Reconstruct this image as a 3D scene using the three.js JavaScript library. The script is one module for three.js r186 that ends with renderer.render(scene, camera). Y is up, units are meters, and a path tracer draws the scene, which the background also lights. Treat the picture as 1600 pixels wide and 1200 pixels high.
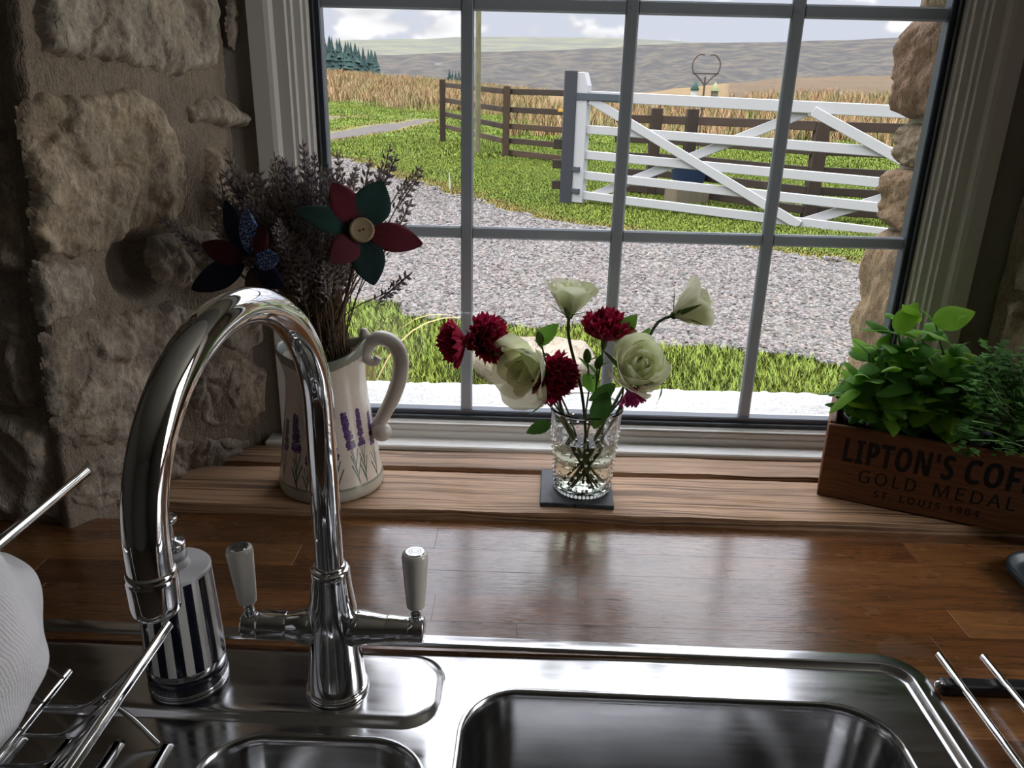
import * as THREE from 'three';
import { mergeGeometries, mergeVertices, toCreasedNormals } from 'three/addons/utils/BufferGeometryUtils.js';
import { RoundedBoxGeometry } from 'three/addons/geometries/RoundedBoxGeometry.js';
import { RectAreaLightUniformsLib } from 'three/addons/lights/RectAreaLightUniformsLib.js';
import { createNoise2D, createNoise3D } from 'simplex-noise';

// ---------------------------------------------------------------- camera, sky, sun, exposure
const scene = new THREE.Scene();
const renderer = new THREE.WebGLRenderer({ antialias: true });
renderer.toneMapping = THREE.LinearToneMapping;
renderer.toneMappingExposure = 2.5;
renderer.shadowMap.enabled = true;
renderer.shadowMap.type = THREE.PCFSoftShadowMap;

RectAreaLightUniformsLib.init();

const MID = 1.237;                                   // height of the window's middle glazing bar above the floor
const F = 1200;                                      // focal length in pixels of the 1600 x 1200 frame
const CAM = new THREE.Vector3(-0.1366, MID + 0.1787, 1.1249);
const AX = new THREE.Vector3(0.99955494, 0.02310358, -0.01887179);
const AY = new THREE.Vector3(-0.02816898, 0.93922158, -0.34215396);
const AZ = new THREE.Vector3(0.00981981, 0.34253328, 0.93945438);
const camera = new THREE.PerspectiveCamera(2 * Math.atan(600 / F) * 180 / Math.PI, 4 / 3, 0.02, 6000);
camera.position.copy(CAM);
camera.quaternion.setFromRotationMatrix(new THREE.Matrix4().makeBasis(AX, AY, AZ));
scene.add(camera);

// seeded randomness and noise
function rng(seed) { let a = seed >>> 0; return () => { a = (a + 0x6d2b79f5) | 0; let t = Math.imul(a ^ (a >>> 15), 1 | a); t = (t + Math.imul(t ^ (t >>> 7), 61 | t)) ^ t; return ((t ^ (t >>> 14)) >>> 0) / 4294967296; }; }
const rnd = rng(7);
const rr = (a, b, f = rnd) => a + (b - a) * f();
const n2 = createNoise2D(rng(11)), n3 = createNoise3D(rng(12));
const fbm2 = (x, y, o = 4) => { let s = 0, a = 0.5, t = 0; for (let i = 0; i < o; i++) { s += a * n2(x + i * 17.3, y - i * 9.1); t += a; a *= 0.5; x *= 2; y *= 2; } return s / t; };
const fbm3 = (x, y, z, o = 4) => { let s = 0, a = 0.5, t = 0; for (let i = 0; i < o; i++) { s += a * n3(x + i * 7.7, y, z - i * 5.1); t += a; a *= 0.5; x *= 2; y *= 2; z *= 2; } return s / t; };
const clamp = (x, a = 0, b = 1) => Math.min(b, Math.max(a, x));
const sstep = (a, b, x) => { const t = clamp((x - a) / (b - a)); return t * t * (3 - 2 * t); };
const lerp = (a, b, t) => a + (b - a) * t;

// sky: broken bright cloud, brighter overhead than near the horizon as under a cloudy sky
{
  const W = 2048, H = 1024, d = new Float32Array(W * H * 4);
  for (let j = 0; j < H; j++) {
    const el = ((j + 0.5) / H - 0.5) * Math.PI, y = Math.sin(el), c = Math.cos(el);
    const bright = 0.26 + 0.08 * Math.max(0, y) + 3.0 * Math.max(0, y) ** 2;
    for (let i = 0; i < W; i++) {
      const az = ((i + 0.5) / W - 0.5) * 2 * Math.PI, x = c * Math.cos(az), z = c * Math.sin(az);
      const k = (j * W + i) * 4;
      let m = 0;
      if (y > -0.02) {
        const e = 1 / (0.16 + Math.max(0, y)), v = fbm3(x * 8.5, y * 42 / (1 + 5 * y), z * 8.5, 5) + 0.3 * n3(x * 2.1, y * 6, z * 2.1);
        m = sstep(-0.06, 0.20, v + 0.004 * e);
      }
      const shade = y > -0.02 ? 0.5 + 0.5 * fbm3(x * 9 + 3, y * 40, z * 9, 3) : 0.5;
      const cl = 0.92 + 1.15 * m * shade;
      d[k] = bright * lerp(0.86, cl, m); d[k + 1] = bright * lerp(0.91, cl * 1.005, m); d[k + 2] = bright * lerp(1.06, cl * 1.03, m); d[k + 3] = 1;
    }
  }
  const t = new THREE.DataTexture(d, W, H, THREE.RGBAFormat, THREE.FloatType);
  t.mapping = THREE.EquirectangularReflectionMapping; t.magFilter = THREE.LinearFilter; t.needsUpdate = true;
  scene.background = t;
}
// the sun behind thin cloud: weak and soft, high and from the left along the front of the house
const sun = new THREE.DirectionalLight(0xfff4e0, 0.9);
sun.position.set(-9, 14, -5.5); sun.target.position.set(0, 0.4, -5);
sun.castShadow = true; sun.shadow.radius = 30; sun.shadow.mapSize.set(2048, 2048);
Object.assign(sun.shadow.camera, { left: -16, right: 16, top: 16, bottom: -16, near: 1, far: 60 });
scene.add(sun, sun.target);

// ---------------------------------------------------------------- helpers
const V = (x, y, z) => new THREE.Vector3(x, y, z);
const ray = (u, v) => V(0, 0, 0).addScaledVector(AX, (u - 800) / F).addScaledVector(AY, -(v - 600) / F).addScaledVector(AZ, -1);
const onY = (u, v, y) => { const d = ray(u, v); return CAM.clone().addScaledVector(d, (y - CAM.y) / d.y); };
const onZ = (u, v, z) => { const d = ray(u, v); return CAM.clone().addScaledVector(d, (z - CAM.z) / d.z); };

const used = {};
function numbered(n) { const k = (used[n] = (used[n] ?? -1) + 1); return k ? n + '_' + String(k).padStart(3, '0') : n; }
function shade(o) { o.castShadow = true; o.receiveShadow = true; return o; }
function info(o, label, category, group, kind) { if (label) o.userData.label = label; if (category) o.userData.category = category; if (group) o.userData.group = group; if (kind) o.userData.kind = kind; return o; }
function part(name, geo, mat, parent, label) { const m = shade(new THREE.Mesh(geo, mat)); m.name = parent ? name : numbered(name); if (label) m.userData.label = label; (parent || scene).add(m); return m; }
function thing(name, label, category, pos = V(0, 0, 0), group, kind) { const g = new THREE.Group(); g.name = numbered(name); g.position.copy(pos); info(g, label, category, group, kind); scene.add(g); return g; }
function copyOf(o, label) { const c = o.clone(); c.name = numbered(o.name.replace(/_\d{3}$/, '')); c.userData = { ...o.userData }; if (label) c.userData.label = label; scene.add(c); return c; }

// textures computed from functions of (u, v) in 0..1; tile-able when fn uses the periodic noise below
function colorTex(w, h, fn, repeat = true) {
  const d = new Uint8Array(w * h * 4);
  for (let j = 0; j < h; j++) for (let i = 0; i < w; i++) { const c = fn((i + 0.5) / w, (j + 0.5) / h), k = (j * w + i) * 4; for (let q = 0; q < 3; q++) d[k + q] = 255 * clamp(c[q]) ; d[k + 3] = 255; }
  const t = new THREE.DataTexture(d, w, h); t.colorSpace = THREE.SRGBColorSpace; t.magFilter = THREE.LinearFilter; t.minFilter = THREE.LinearMipmapLinearFilter; t.generateMipmaps = true;
  if (repeat) t.wrapS = t.wrapT = THREE.RepeatWrapping; t.needsUpdate = true; return t;
}
function dataTex(w, h, fn) {
  const d = new Uint8Array(w * h * 4);
  for (let j = 0; j < h; j++) for (let i = 0; i < w; i++) { const c = 255 * clamp(fn((i + 0.5) / w, (j + 0.5) / h)), k = (j * w + i) * 4; d[k] = d[k + 1] = d[k + 2] = c; d[k + 3] = 255; }
  const t = new THREE.DataTexture(d, w, h); t.magFilter = THREE.LinearFilter; t.wrapS = t.wrapT = THREE.RepeatWrapping; t.needsUpdate = true; return t;
}
// periodic noise on the unit square
function pn(u, v, fu, fv, o = 4, seed = 0) { let s = 0, a = 0.5, t = 0; for (let i = 0; i < o; i++) { const A = u * 2 * Math.PI, B = v * 2 * Math.PI, ru = fu / (2 * Math.PI), rv = fv / (2 * Math.PI); s += a * (n3(Math.cos(A) * ru + seed, Math.sin(A) * ru, Math.cos(B) * rv + i * 3.3) + n3(Math.cos(A) * ru - seed, Math.sin(B) * rv + 5.2, Math.sin(A) * ru + i)) * 0.7; t += a; a *= 0.55; fu *= 2; fv *= 2; } return s / t; }
const std = (o) => new THREE.MeshStandardMaterial(o), phys = (o) => new THREE.MeshPhysicalMaterial(o);
const lin = (r, g, b) => new THREE.Color().setRGB(r, g, b);
function scaled(tex, s, t = s) { const c = tex.clone(); c.repeat.set(1 / s, 1 / t); c.needsUpdate = true; return c; }

// box with chamfered edges, uv in metres; grain runs along x
function chamferBox(w, h, d, c = 0.002, uo = 0, vo = 0) {
  const X = w / 2, Y = h / 2, Z = d / 2, pos = [], uv = [];
  const P = (sx, sy, sz, ax) => [sx * (X - (ax === 0 ? 0 : c)), sy * (Y - (ax === 1 ? 0 : c)), sz * (Z - (ax === 2 ? 0 : c))];
  const tri = (a, b, e) => { const ab = [b[0] - a[0], b[1] - a[1], b[2] - a[2]], ac = [e[0] - a[0], e[1] - a[1], e[2] - a[2]];
    const nx = ab[1] * ac[2] - ab[2] * ac[1], ny = ab[2] * ac[0] - ab[0] * ac[2], nz = ab[0] * ac[1] - ab[1] * ac[0];
    const mid = [a[0] + b[0] + e[0], a[1] + b[1] + e[1], a[2] + b[2] + e[2]];
    const L = nx * mid[0] + ny * mid[1] + nz * mid[2] < 0 ? [a, e, b] : [a, b, e];
    const m = [Math.abs(nx), Math.abs(ny), Math.abs(nz)];
    for (const p of L) { pos.push(...p); if (m[1] >= m[0] && m[1] >= m[2]) uv.push(p[0] + uo, p[2] + vo); else if (m[2] >= m[0]) uv.push(p[0] + uo, p[1] + vo + 0.31); else uv.push(p[1] * 0.3 + uo, p[2] + vo); } };
  const quad = (a, b, e, f) => { tri(a, b, e); tri(a, e, f); };
  for (let ax = 0; ax < 3; ax++) for (const s of [-1, 1]) {
    const q = [[-1, -1], [1, -1], [1, 1], [-1, 1]].map(([i, j]) => ax === 0 ? P(s, i, j, 0) : ax === 1 ? P(i, s, j, 1) : P(i, j, s, 2)); quad(...q);
  }
  for (const i of [-1, 1]) for (const j of [-1, 1]) {
    quad(P(-1, i, j, 1), P(1, i, j, 1), P(1, i, j, 2), P(-1, i, j, 2));
    quad(P(i, -1, j, 0), P(i, 1, j, 0), P(i, 1, j, 2), P(i, -1, j, 2));
    quad(P(i, j, -1, 0), P(i, j, 1, 0), P(i, j, 1, 1), P(i, j, -1, 1));
    for (const k of [-1, 1]) tri(P(i, j, k, 0), P(i, j, k, 1), P(i, j, k, 2));
  }
  const g = new THREE.BufferGeometry();
  g.setAttribute('position', new THREE.Float32BufferAttribute(pos, 3)); g.setAttribute('uv', new THREE.Float32BufferAttribute(uv, 2)); g.computeVertexNormals(); return g;
}
// plain box from corner to corner with uv in metres
function boxAt(x0, y0, z0, x1, y1, z1, c = 0.001) { return chamferBox(x1 - x0, y1 - y0, z1 - z0, c).translate((x0 + x1) / 2, (y0 + y1) / 2, (z0 + z1) / 2); }
// tube through points with a radius function; capped ends
function tube(points, rad, seg = 8, rings = 0, caps = true) {
  const curve = points.length === 2 ? new THREE.LineCurve3(points[0], points[1]) : new THREE.CatmullRomCurve3(points, false, 'centripetal');
  const n = rings || (points.length === 2 ? 1 : points.length * 4), fr = curve.computeFrenetFrames(n, false), pos = [], uv = [], idx = [];
  const R = typeof rad === 'function' ? rad : () => rad; const len = curve.getLength();
  for (let i = 0; i <= n; i++) { const p = curve.getPointAt(i / n), r = R(i / n);
    for (let j = 0; j <= seg; j++) { const a = j / seg * 2 * Math.PI, cs = Math.cos(a) * r, sn = Math.sin(a) * r; pos.push(p.x + fr.normals[i].x * cs + fr.binormals[i].x * sn, p.y + fr.normals[i].y * cs + fr.binormals[i].y * sn, p.z + fr.normals[i].z * cs + fr.binormals[i].z * sn); uv.push(i / n * len, j / seg * 2 * Math.PI * Math.max(r, 0.001)); } }
  for (let i = 0; i < n; i++) for (let j = 0; j < seg; j++) { const a = i * (seg + 1) + j, b = a + seg + 1; idx.push(a, a + 1, b, b, a + 1, b + 1); }
  if (caps) for (const e of [0, n]) { const p = curve.getPointAt(e / n), base = pos.length / 3; for (let j = 0; j <= seg; j++) { const k = (e * (seg + 1) + j) * 3; pos.push(pos[k], pos[k + 1], pos[k + 2]); uv.push(0, 0); } pos.push(p.x, p.y, p.z); uv.push(0, 0); const c = base + seg + 1; for (let j = 0; j < seg; j++) e ? idx.push(base + j, base + j + 1, c) : idx.push(base + j + 1, base + j, c); }
  const g = new THREE.BufferGeometry(); g.setAttribute('position', new THREE.Float32BufferAttribute(pos, 3)); g.setAttribute('uv', new THREE.Float32BufferAttribute(uv, 2)); g.setIndex(idx); g.computeVertexNormals(); return g;
}
function lathe(pts, seg = 48) { const g = new THREE.LatheGeometry(pts.map(([r, y]) => new THREE.Vector2(r, y)), seg); return g; }
const merge = (a) => mergeGeometries(a.map((g) => { const h = g.index ? g.toNonIndexed() : g; for (const k of Object.keys(h.attributes)) if (!['position', 'normal', 'uv'].includes(k)) h.deleteAttribute(k); if (!h.attributes.uv) h.setAttribute('uv', new THREE.Float32BufferAttribute(new Float32Array(h.attributes.position.count * 2), 2)); return h; }), false);

// ---------------------------------------------------------------- surfaces of the setting
const T = 0.90, S = 0.915;                           // worktop top, sill board top
const stoneTex = colorTex(1024, 1024, (u, v) => {
  const a = pn(u, v, 5, 5, 5, 1), b = pn(u, v, 26, 26, 3, 4), c = pn(u, v, 70, 70, 2, 9), m = sstep(0.05, 0.6, pn(u, v, 9, 9, 3, 22));
  const k = 0.67 + 0.12 * a + 0.10 * b + 0.08 * c; return [k * 1.0 + 0.015 * m, k * 0.935 + 0.005 * m, k * 0.85 - 0.015 * m];
});
const stoneBump = dataTex(1024, 1024, (u, v) => { const a = pn(u, v, 16, 16, 3, 3), b = pn(u, v, 44, 44, 2, 6), pit = sstep(0.15, 0.5, b); return 0.6 + 0.3 * a - 0.35 * pit + 0.06 * pn(u, v, 120, 120, 1, 8); });
const mortarTex = colorTex(512, 512, (u, v) => { const a = pn(u, v, 6, 6, 4, 31), b = pn(u, v, 60, 60, 2, 33), k = 0.60 + 0.07 * a + 0.06 * b; return [k, k * 0.91, k * 0.81]; });
const mortarBump = dataTex(512, 512, (u, v) => 0.5 + 0.3 * pn(u, v, 50, 50, 2, 35) + 0.2 * pn(u, v, 110, 110, 1, 36));
const stoneMats = [[1, 1, 1], [0.9, 0.88, 0.87], [1.06, 1.0, 0.9], [0.82, 0.8, 0.8]].map((c) => std({ color: lin(...c), map: scaled(stoneTex, 0.4), bumpMap: scaled(stoneBump, 0.28), bumpScale: 0.0018, roughness: 0.95 }));
const mortarMat = std({ map: scaled(mortarTex, 0.3), bumpMap: scaled(mortarBump, 0.22), bumpScale: 0.0022, roughness: 1 });
const plaster = (r, g, b) => std({ color: lin(r, g, b), roughness: 0.95, bumpMap: scaled(mortarBump, 0.5), bumpScale: 0.001 });
const innerPlaster = plaster(0.30, 0.265, 0.225);

function extrudeY(poly, y0, y1) { const g = new THREE.ExtrudeGeometry(new THREE.Shape(poly.map(([x, z]) => new THREE.Vector2(x, -z))), { depth: y1 - y0, bevelEnabled: false }); return g.rotateX(-Math.PI / 2).translate(0, y0, 0); }
function extrudeX(poly, x0, x1) { const g = new THREE.ExtrudeGeometry(new THREE.Shape(poly.map(([z, y]) => new THREE.Vector2(-z, y))), { depth: x1 - x0, bevelEnabled: false }); return g.rotateY(Math.PI / 2).translate(x0, 0, 0); }

// a surface over a grid of (s, t), pushed out by height h(s, t)
function sheet(s0, s1, t0, t1, step, at, h, keep) {
  const nx = Math.max(2, Math.round((s1 - s0) / step)), ny = Math.max(2, Math.round((t1 - t0) / step)), pos = [], uv = [], idx = [];
  const flag = [];
  for (let j = 0; j <= ny; j++) for (let i = 0; i <= nx; i++) { const s = lerp(s0, s1, i / nx), t = lerp(t0, t1, j / ny), p = at(s, t, h(s, t)); pos.push(p.x, p.y, p.z); uv.push(s, t); flag.push(keep ? keep(s, t) : true); }
  for (let j = 0; j < ny; j++) for (let i = 0; i < nx; i++) { const a = j * (nx + 1) + i, b = a + nx + 1; if (flag[a] || flag[a + 1] || flag[b] || flag[b + 1]) idx.push(a, a + 1, b, b, a + 1, b + 1); }
  const g = new THREE.BufferGeometry(); g.setAttribute('position', new THREE.Float32BufferAttribute(pos, 3)); g.setAttribute('uv', new THREE.Float32BufferAttribute(uv, 2)); g.setIndex(idx); g.computeVertexNormals(); return g;
}
function polySD(poly, x, y) { let d = 1e9, inside = false; for (let i = 0, j = poly.length - 1; i < poly.length; j = i++) { const [xi, yi] = poly[i], [xj, yj] = poly[j], ex = xj - xi, ey = yj - yi, wx = x - xi, wy = y - yi, t = clamp((wx * ex + wy * ey) / (ex * ex + ey * ey)); d = Math.min(d, Math.hypot(wx - ex * t, wy - ey * t)); if ((yi > y) !== (yj > y) && x < (xj - xi) * (y - yi) / (yj - yi) + xi) inside = !inside; } return inside ? d : -d; }
// broken stone: a patchwork of small tilted planes
function facets(x, y, c, k, seed) {
  const i0 = Math.floor(x / c), j0 = Math.floor(y / c), pts = []; let best = 9;
  for (let i = i0 - 1; i <= i0 + 1; i++) for (let j = j0 - 1; j <= j0 + 1; j++) { const a = Math.sin(i * 127.1 + j * 311.7 + seed * 17.3) * 43758.5453, b = Math.sin(i * 269.5 + j * 183.3 + seed * 9.1) * 43758.5453, fa = a - Math.floor(a), fb = b - Math.floor(b), cx = (i + 0.15 + 0.7 * fa) * c, cy = (j + 0.15 + 0.7 * fb) * c, d = Math.hypot(x - cx, (y - cy) * 0.8); if (d < best) best = d; pts.push([d, (fa * 7.3) % 1 - 0.5, (fb * 5.9) % 1 - 0.5, (fa * 13.7 + fb * 3.1) % 1 - 0.5, x - cx, y - cy]); }
  let s = 0, w = 0; for (const [d, o, tx, ty, dx, dy] of pts) { const e = Math.exp(-(d - best) * k); w += e; s += e * (o * 0.9 + (tx * dx + ty * dy) / c * 1.5); } return s / w;
}
// one rough stone standing proud of a wall plane
function stoneGeo(poly, at, o = {}) {
  const { H = 0.027, r = 0.016, amp = 0.014, step = 0.0022, seed = 0, tilt = [0, 0], crag = 1 } = o;
  const xs = poly.map((p) => p[0]), ys = poly.map((p) => p[1]), x0 = Math.min(...xs) - 0.008, x1 = Math.max(...xs) + 0.008, y0 = Math.min(...ys) - 0.008, y1 = Math.max(...ys) + 0.008, cx = (x0 + x1) / 2, cy = (y0 + y1) / 2;
  const sd = (x, y) => polySD(poly, x + 0.0035 * n2(x * 40 + seed, y * 40) + 0.0003 * n2(x * 120, y * 120 + seed), y + 0.0035 * n2(x * 40, y * 40 + 9 + seed) + 0.0003 * n2(x * 120 + 7, y * 120));
  const q = rng(Math.floor(seed * 977) + 5), planes = []; for (let k = 0; k < 9; k++) planes.push([H * rr(0.8, 1.35, q), rr(-0.42, 0.42, q), rr(-0.42, 0.42, q), rr(x0, x1, q), rr(y0, y1, q)]);
  const h = (x, y) => {
    const d = sd(x, y); if (d <= 0) return Math.max(-0.006, d * 0.6);
    const e = Math.sqrt(1 - Math.pow(1 - clamp(d / r), 2)), wx = x + 0.007 * fbm2(x * 26 + seed, y * 26, 2), wy = y + 0.007 * fbm2(x * 26, y * 26 - seed, 2); let m = H * 1.3;
    for (const [o, a, b, px, py] of planes) m = Math.min(m, o + a * (wx - px) + b * (wy - py)); m = Math.max(m, H * 0.45 + 0.004 * n2(x * 20, y * 20 + seed));
    const a = fbm2(x * 7 + seed, y * 6, 2), c = 1 - Math.abs(fbm2(x * 7 - seed, y * 4 + 2, 2)), cleft = sstep(0.95, 1, c), big = facets(wx, wy, 0.046, 260, seed), small = facets(wx + 0.002 * n2(x * 90, y * 90), wy, 0.015, 700, seed + 3);
    return e * (m + tilt[0] * (x - cx) + tilt[1] * (y - cy) + amp * 0.3 * a - 0.25 * amp * cleft + amp * 0.8 * big + 0.0034 * small + 0.0005 * n2(x * 120, y * 120 + seed));
  };
  return sheet(x0, x1, y0, y1, step, at, h, (x, y) => sd(x, y) > 0);
}

// ---- left wall: a thick wall of rough stone, its window reveal splayed towards the room
const revA = [-0.532, 0.045], revB = (y) => [-0.70 + 0.09 * clamp(y - 0.9, 0, 0.62), 0.285];
const revL = (y) => { const b = revB(y); return Math.hypot(b[0] - revA[0], b[1] - revA[1]); };
const revAt = (s, y, h) => { const b = revB(y), L = revL(y), dx = (b[0] - revA[0]) / L, dz = (b[1] - revA[1]) / L; return V(revA[0] + dx * s + dz * h, y, revA[1] + dz * s - dx * h); };
function revPx(u, v) { const d = ray(u, v); let y = 1.3, s = 0; for (let k = 0; k < 12; k++) { const b = revB(y), ex = b[0] - revA[0], ez = b[1] - revA[1], nx = ez, nz = -ex, t = ((revA[0] - CAM.x) * nx + (revA[1] - CAM.z) * nz) / (d.x * nx + d.z * nz), p = CAM.clone().addScaledVector(d, t); y = p.y; s = ((p.x - revA[0]) * ex + (p.z - revA[1]) * ez) / revL(y); } return [s, y]; }
{
  const w = thing('wall_left', 'rough stone wall beside the window with deep mortar joints and a splayed reveal', 'wall', V(0, 0, 0), null, 'structure');
  part('core', extrudeY([[-0.49, -0.21], [-0.49, -0.068], [-0.503, -0.068], [-0.503, 0.022], [-0.545, 0.03], [-0.735, 0.262], [-2.2, 0.262], [-2.2, -0.21]], 0, 2.5), innerPlaster, w);
  const hole = revPx(212, 415), hole2 = revPx(30, 240);
  const mh = (s, y) => 0.003 + 0.005 * fbm2(s * 12, y * 12, 4) + 0.0012 * n2(s * 90, y * 90) - 0.045 * sstep(0.042, 0.022, Math.hypot((s - hole[0]) * 1.0, (y - hole[1]) * 0.9)) - 0.012 * sstep(0.035, 0.0, s) * 1;
  part('mortar', sheet(-0.004, 0.315, 0.87, 1.95, 0.004, (s, y, h) => { const L = revL(y), over = s - L; if (over <= 0.0) return revAt(s, y, h); const p = revAt(L, y, h), t = over / (0.315 - L + 1e-6); return V(p.x - over * 0.8, y, p.z - t * 0.012 + 0.004 * Math.sin(t * 3)); }, mh), mortarMat, w);
  const P = (list) => list.map(([u, v]) => revPx(u, v));
  const stones = [
    [[[58, -60], [200, -70], [330, -40], [334, 40], [342, 100], [300, 112], [262, 118], [200, 100], [140, 92], [66, 82], [50, 20]], { H: 0.034, seed: 1.3, amp: 0.015, tilt: [0.02, -0.05] }, 0],
    [[[26, 168], [60, 146], [130, 148], [200, 138], [232, 150], [262, 200], [286, 250], [288, 300], [270, 350], [205, 362], [150, 392], [110, 402], [58, 396], [46, 350], [50, 290], [34, 230]], { H: 0.034, seed: 4.1, amp: 0.014, tilt: [0.0, 0.03] }, 2],
    [[[286, 168], [320, 150], [352, 158], [384, 182], [378, 200], [340, 196], [296, 190]], { H: 0.03, seed: 6.6 }, 1],
    [[[312, 226], [336, 226], [348, 262], [350, 330], [334, 352], [318, 330], [314, 280]], { H: 0.024, seed: 8.2 }, 2],
    [[[232, 372], [300, 352], [352, 372], [372, 410], [350, 444], [296, 456], [246, 444], [226, 410]], { H: 0.028, seed: 9.9 }, 1],
    [[[54, 408], [108, 408], [142, 424], [146, 480], [104, 500], [62, 508], [50, 460]], { H: 0.028, seed: 12.4 }, 0],
    [[[66, 524], [140, 498], [200, 486], [262, 470], [310, 488], [320, 540], [298, 600], [250, 642], [190, 690], [120, 700], [84, 668], [70, 600]], { H: 0.03, seed: 15.7, amp: 0.014 }, 1],
    [[[330, 470], [372, 452], [402, 470], [410, 530], [386, 552], [340, 540]], { H: 0.02, seed: 18.3 }, 3],
    [[[318, 566], [380, 560], [412, 580], [414, 640], [380, 668], [316, 664], [296, 620]], { H: 0.022, seed: 21.0 }, 1],
    [[[130, 716], [196, 700], [262, 668], [300, 690], [290, 740], [230, 772], [150, 798], [110, 780]], { H: 0.024, seed: 24.8, amp: 0.014 }, 3],
    [[[306, 684], [360, 682], [392, 690], [380, 716], [320, 742], [300, 730]], { H: 0.014, seed: 27.8 }, 3],
    [[[352, -40], [392, -40], [396, 40], [380, 90], [356, 70]], { H: 0.016, seed: 31 }, 3],
  ];
  stones.forEach(([px, o, k], i) => part('stone', stoneGeo(P(px), revAt, o), stoneMats[k], w));
  // room side of the wall, turned away from the window
  const faceAt = (s, y, h) => V(s, y, 0.272 + h);
  part('mortar', sheet(-1.3, -0.672, 0.87, 2.3, 0.008, faceAt, (s, y) => 0.006 * fbm2(s * 14, y * 14, 3) - 0.03 * sstep(-0.70, -0.66, s)), mortarMat, w);
  const q = rng(91); let yy = 0.9, row = 0;
  while (yy < 2.0) { const hgt = rr(0.11, 0.17, q); let xx = -0.705 + (row % 2 ? -0.02 : 0) + 0.05 * clamp((yy - 1.1) / 0.5); for (let k = 0; k < 3; k++) { const ww = rr(0.13, 0.24, q), j = () => rr(-0.012, 0.012, q), a = xx - ww, b = xx, c = yy + 0.01, e = yy + hgt - 0.012; part('stone', stoneGeo([[a + j(), c + j()], [(a + b) / 2, c + j()], [b + j(), c + j()], [b + j(), (c + e) / 2], [b + j(), e + j()], [(a + b) / 2, e + j()], [a + j(), e + j()], [a + j(), (c + e) / 2]], faceAt, { H: 0.022, step: 0.005, seed: 40 + row * 3 + k }), stoneMats[(row + k) % 4], w); xx = a - 0.015; } yy += hgt; row++; }
}
// ---- right wall, its reveal turned away from the light
{
  const w = thing('wall_right', 'dark stone wall on the far side of the window behind the herb crate', 'wall', V(0, 0, 0), null, 'structure');
  part('core', extrudeY([[0.485, -0.21], [1.6, -0.21], [1.6, 0.262], [0.745, 0.262], [0.55, 0.03], [0.503, 0.022], [0.503, -0.068], [0.485, -0.068]].reverse(), 0, 2.5), innerPlaster, w);
  const A = [0.542, 0.04], B = [0.73, 0.285], L = Math.hypot(B[0] - A[0], B[1] - A[1]), dx = (B[0] - A[0]) / L, dz = (B[1] - A[1]) / L;
  const at = (s, y, h) => V(A[0] + dx * (L - s) - dz * h, y, A[1] + dz * (L - s) + dx * h);
  part('mortar', sheet(0, L, 0.87, 1.95, 0.006, at, (s, y) => 0.006 * fbm2(s * 14 + 5, y * 14, 3)), mortarMat, w);
  const q = rng(17); let yy = 0.9, row = 0;
  while (yy < 1.75) { const hgt = rr(0.1, 0.16, q), cut = rr(0.1, 0.2, q), j = () => rr(-0.008, 0.008, q); for (const [a, b] of [[0.01, cut - 0.008], [cut + 0.008, L - 0.012]]) part('stone', stoneGeo([[a + j(), yy + 0.008], [b + j(), yy + 0.008 + j()], [b + j(), yy + hgt - 0.01], [(a + b) / 2, yy + hgt - 0.01 + j()], [a + j(), yy + hgt - 0.01]], at, { H: 0.026, step: 0.004, seed: 60 + row * 2 + a }), stoneMats[(row + 1) % 4], w); yy += hgt; row++; }
}
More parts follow.
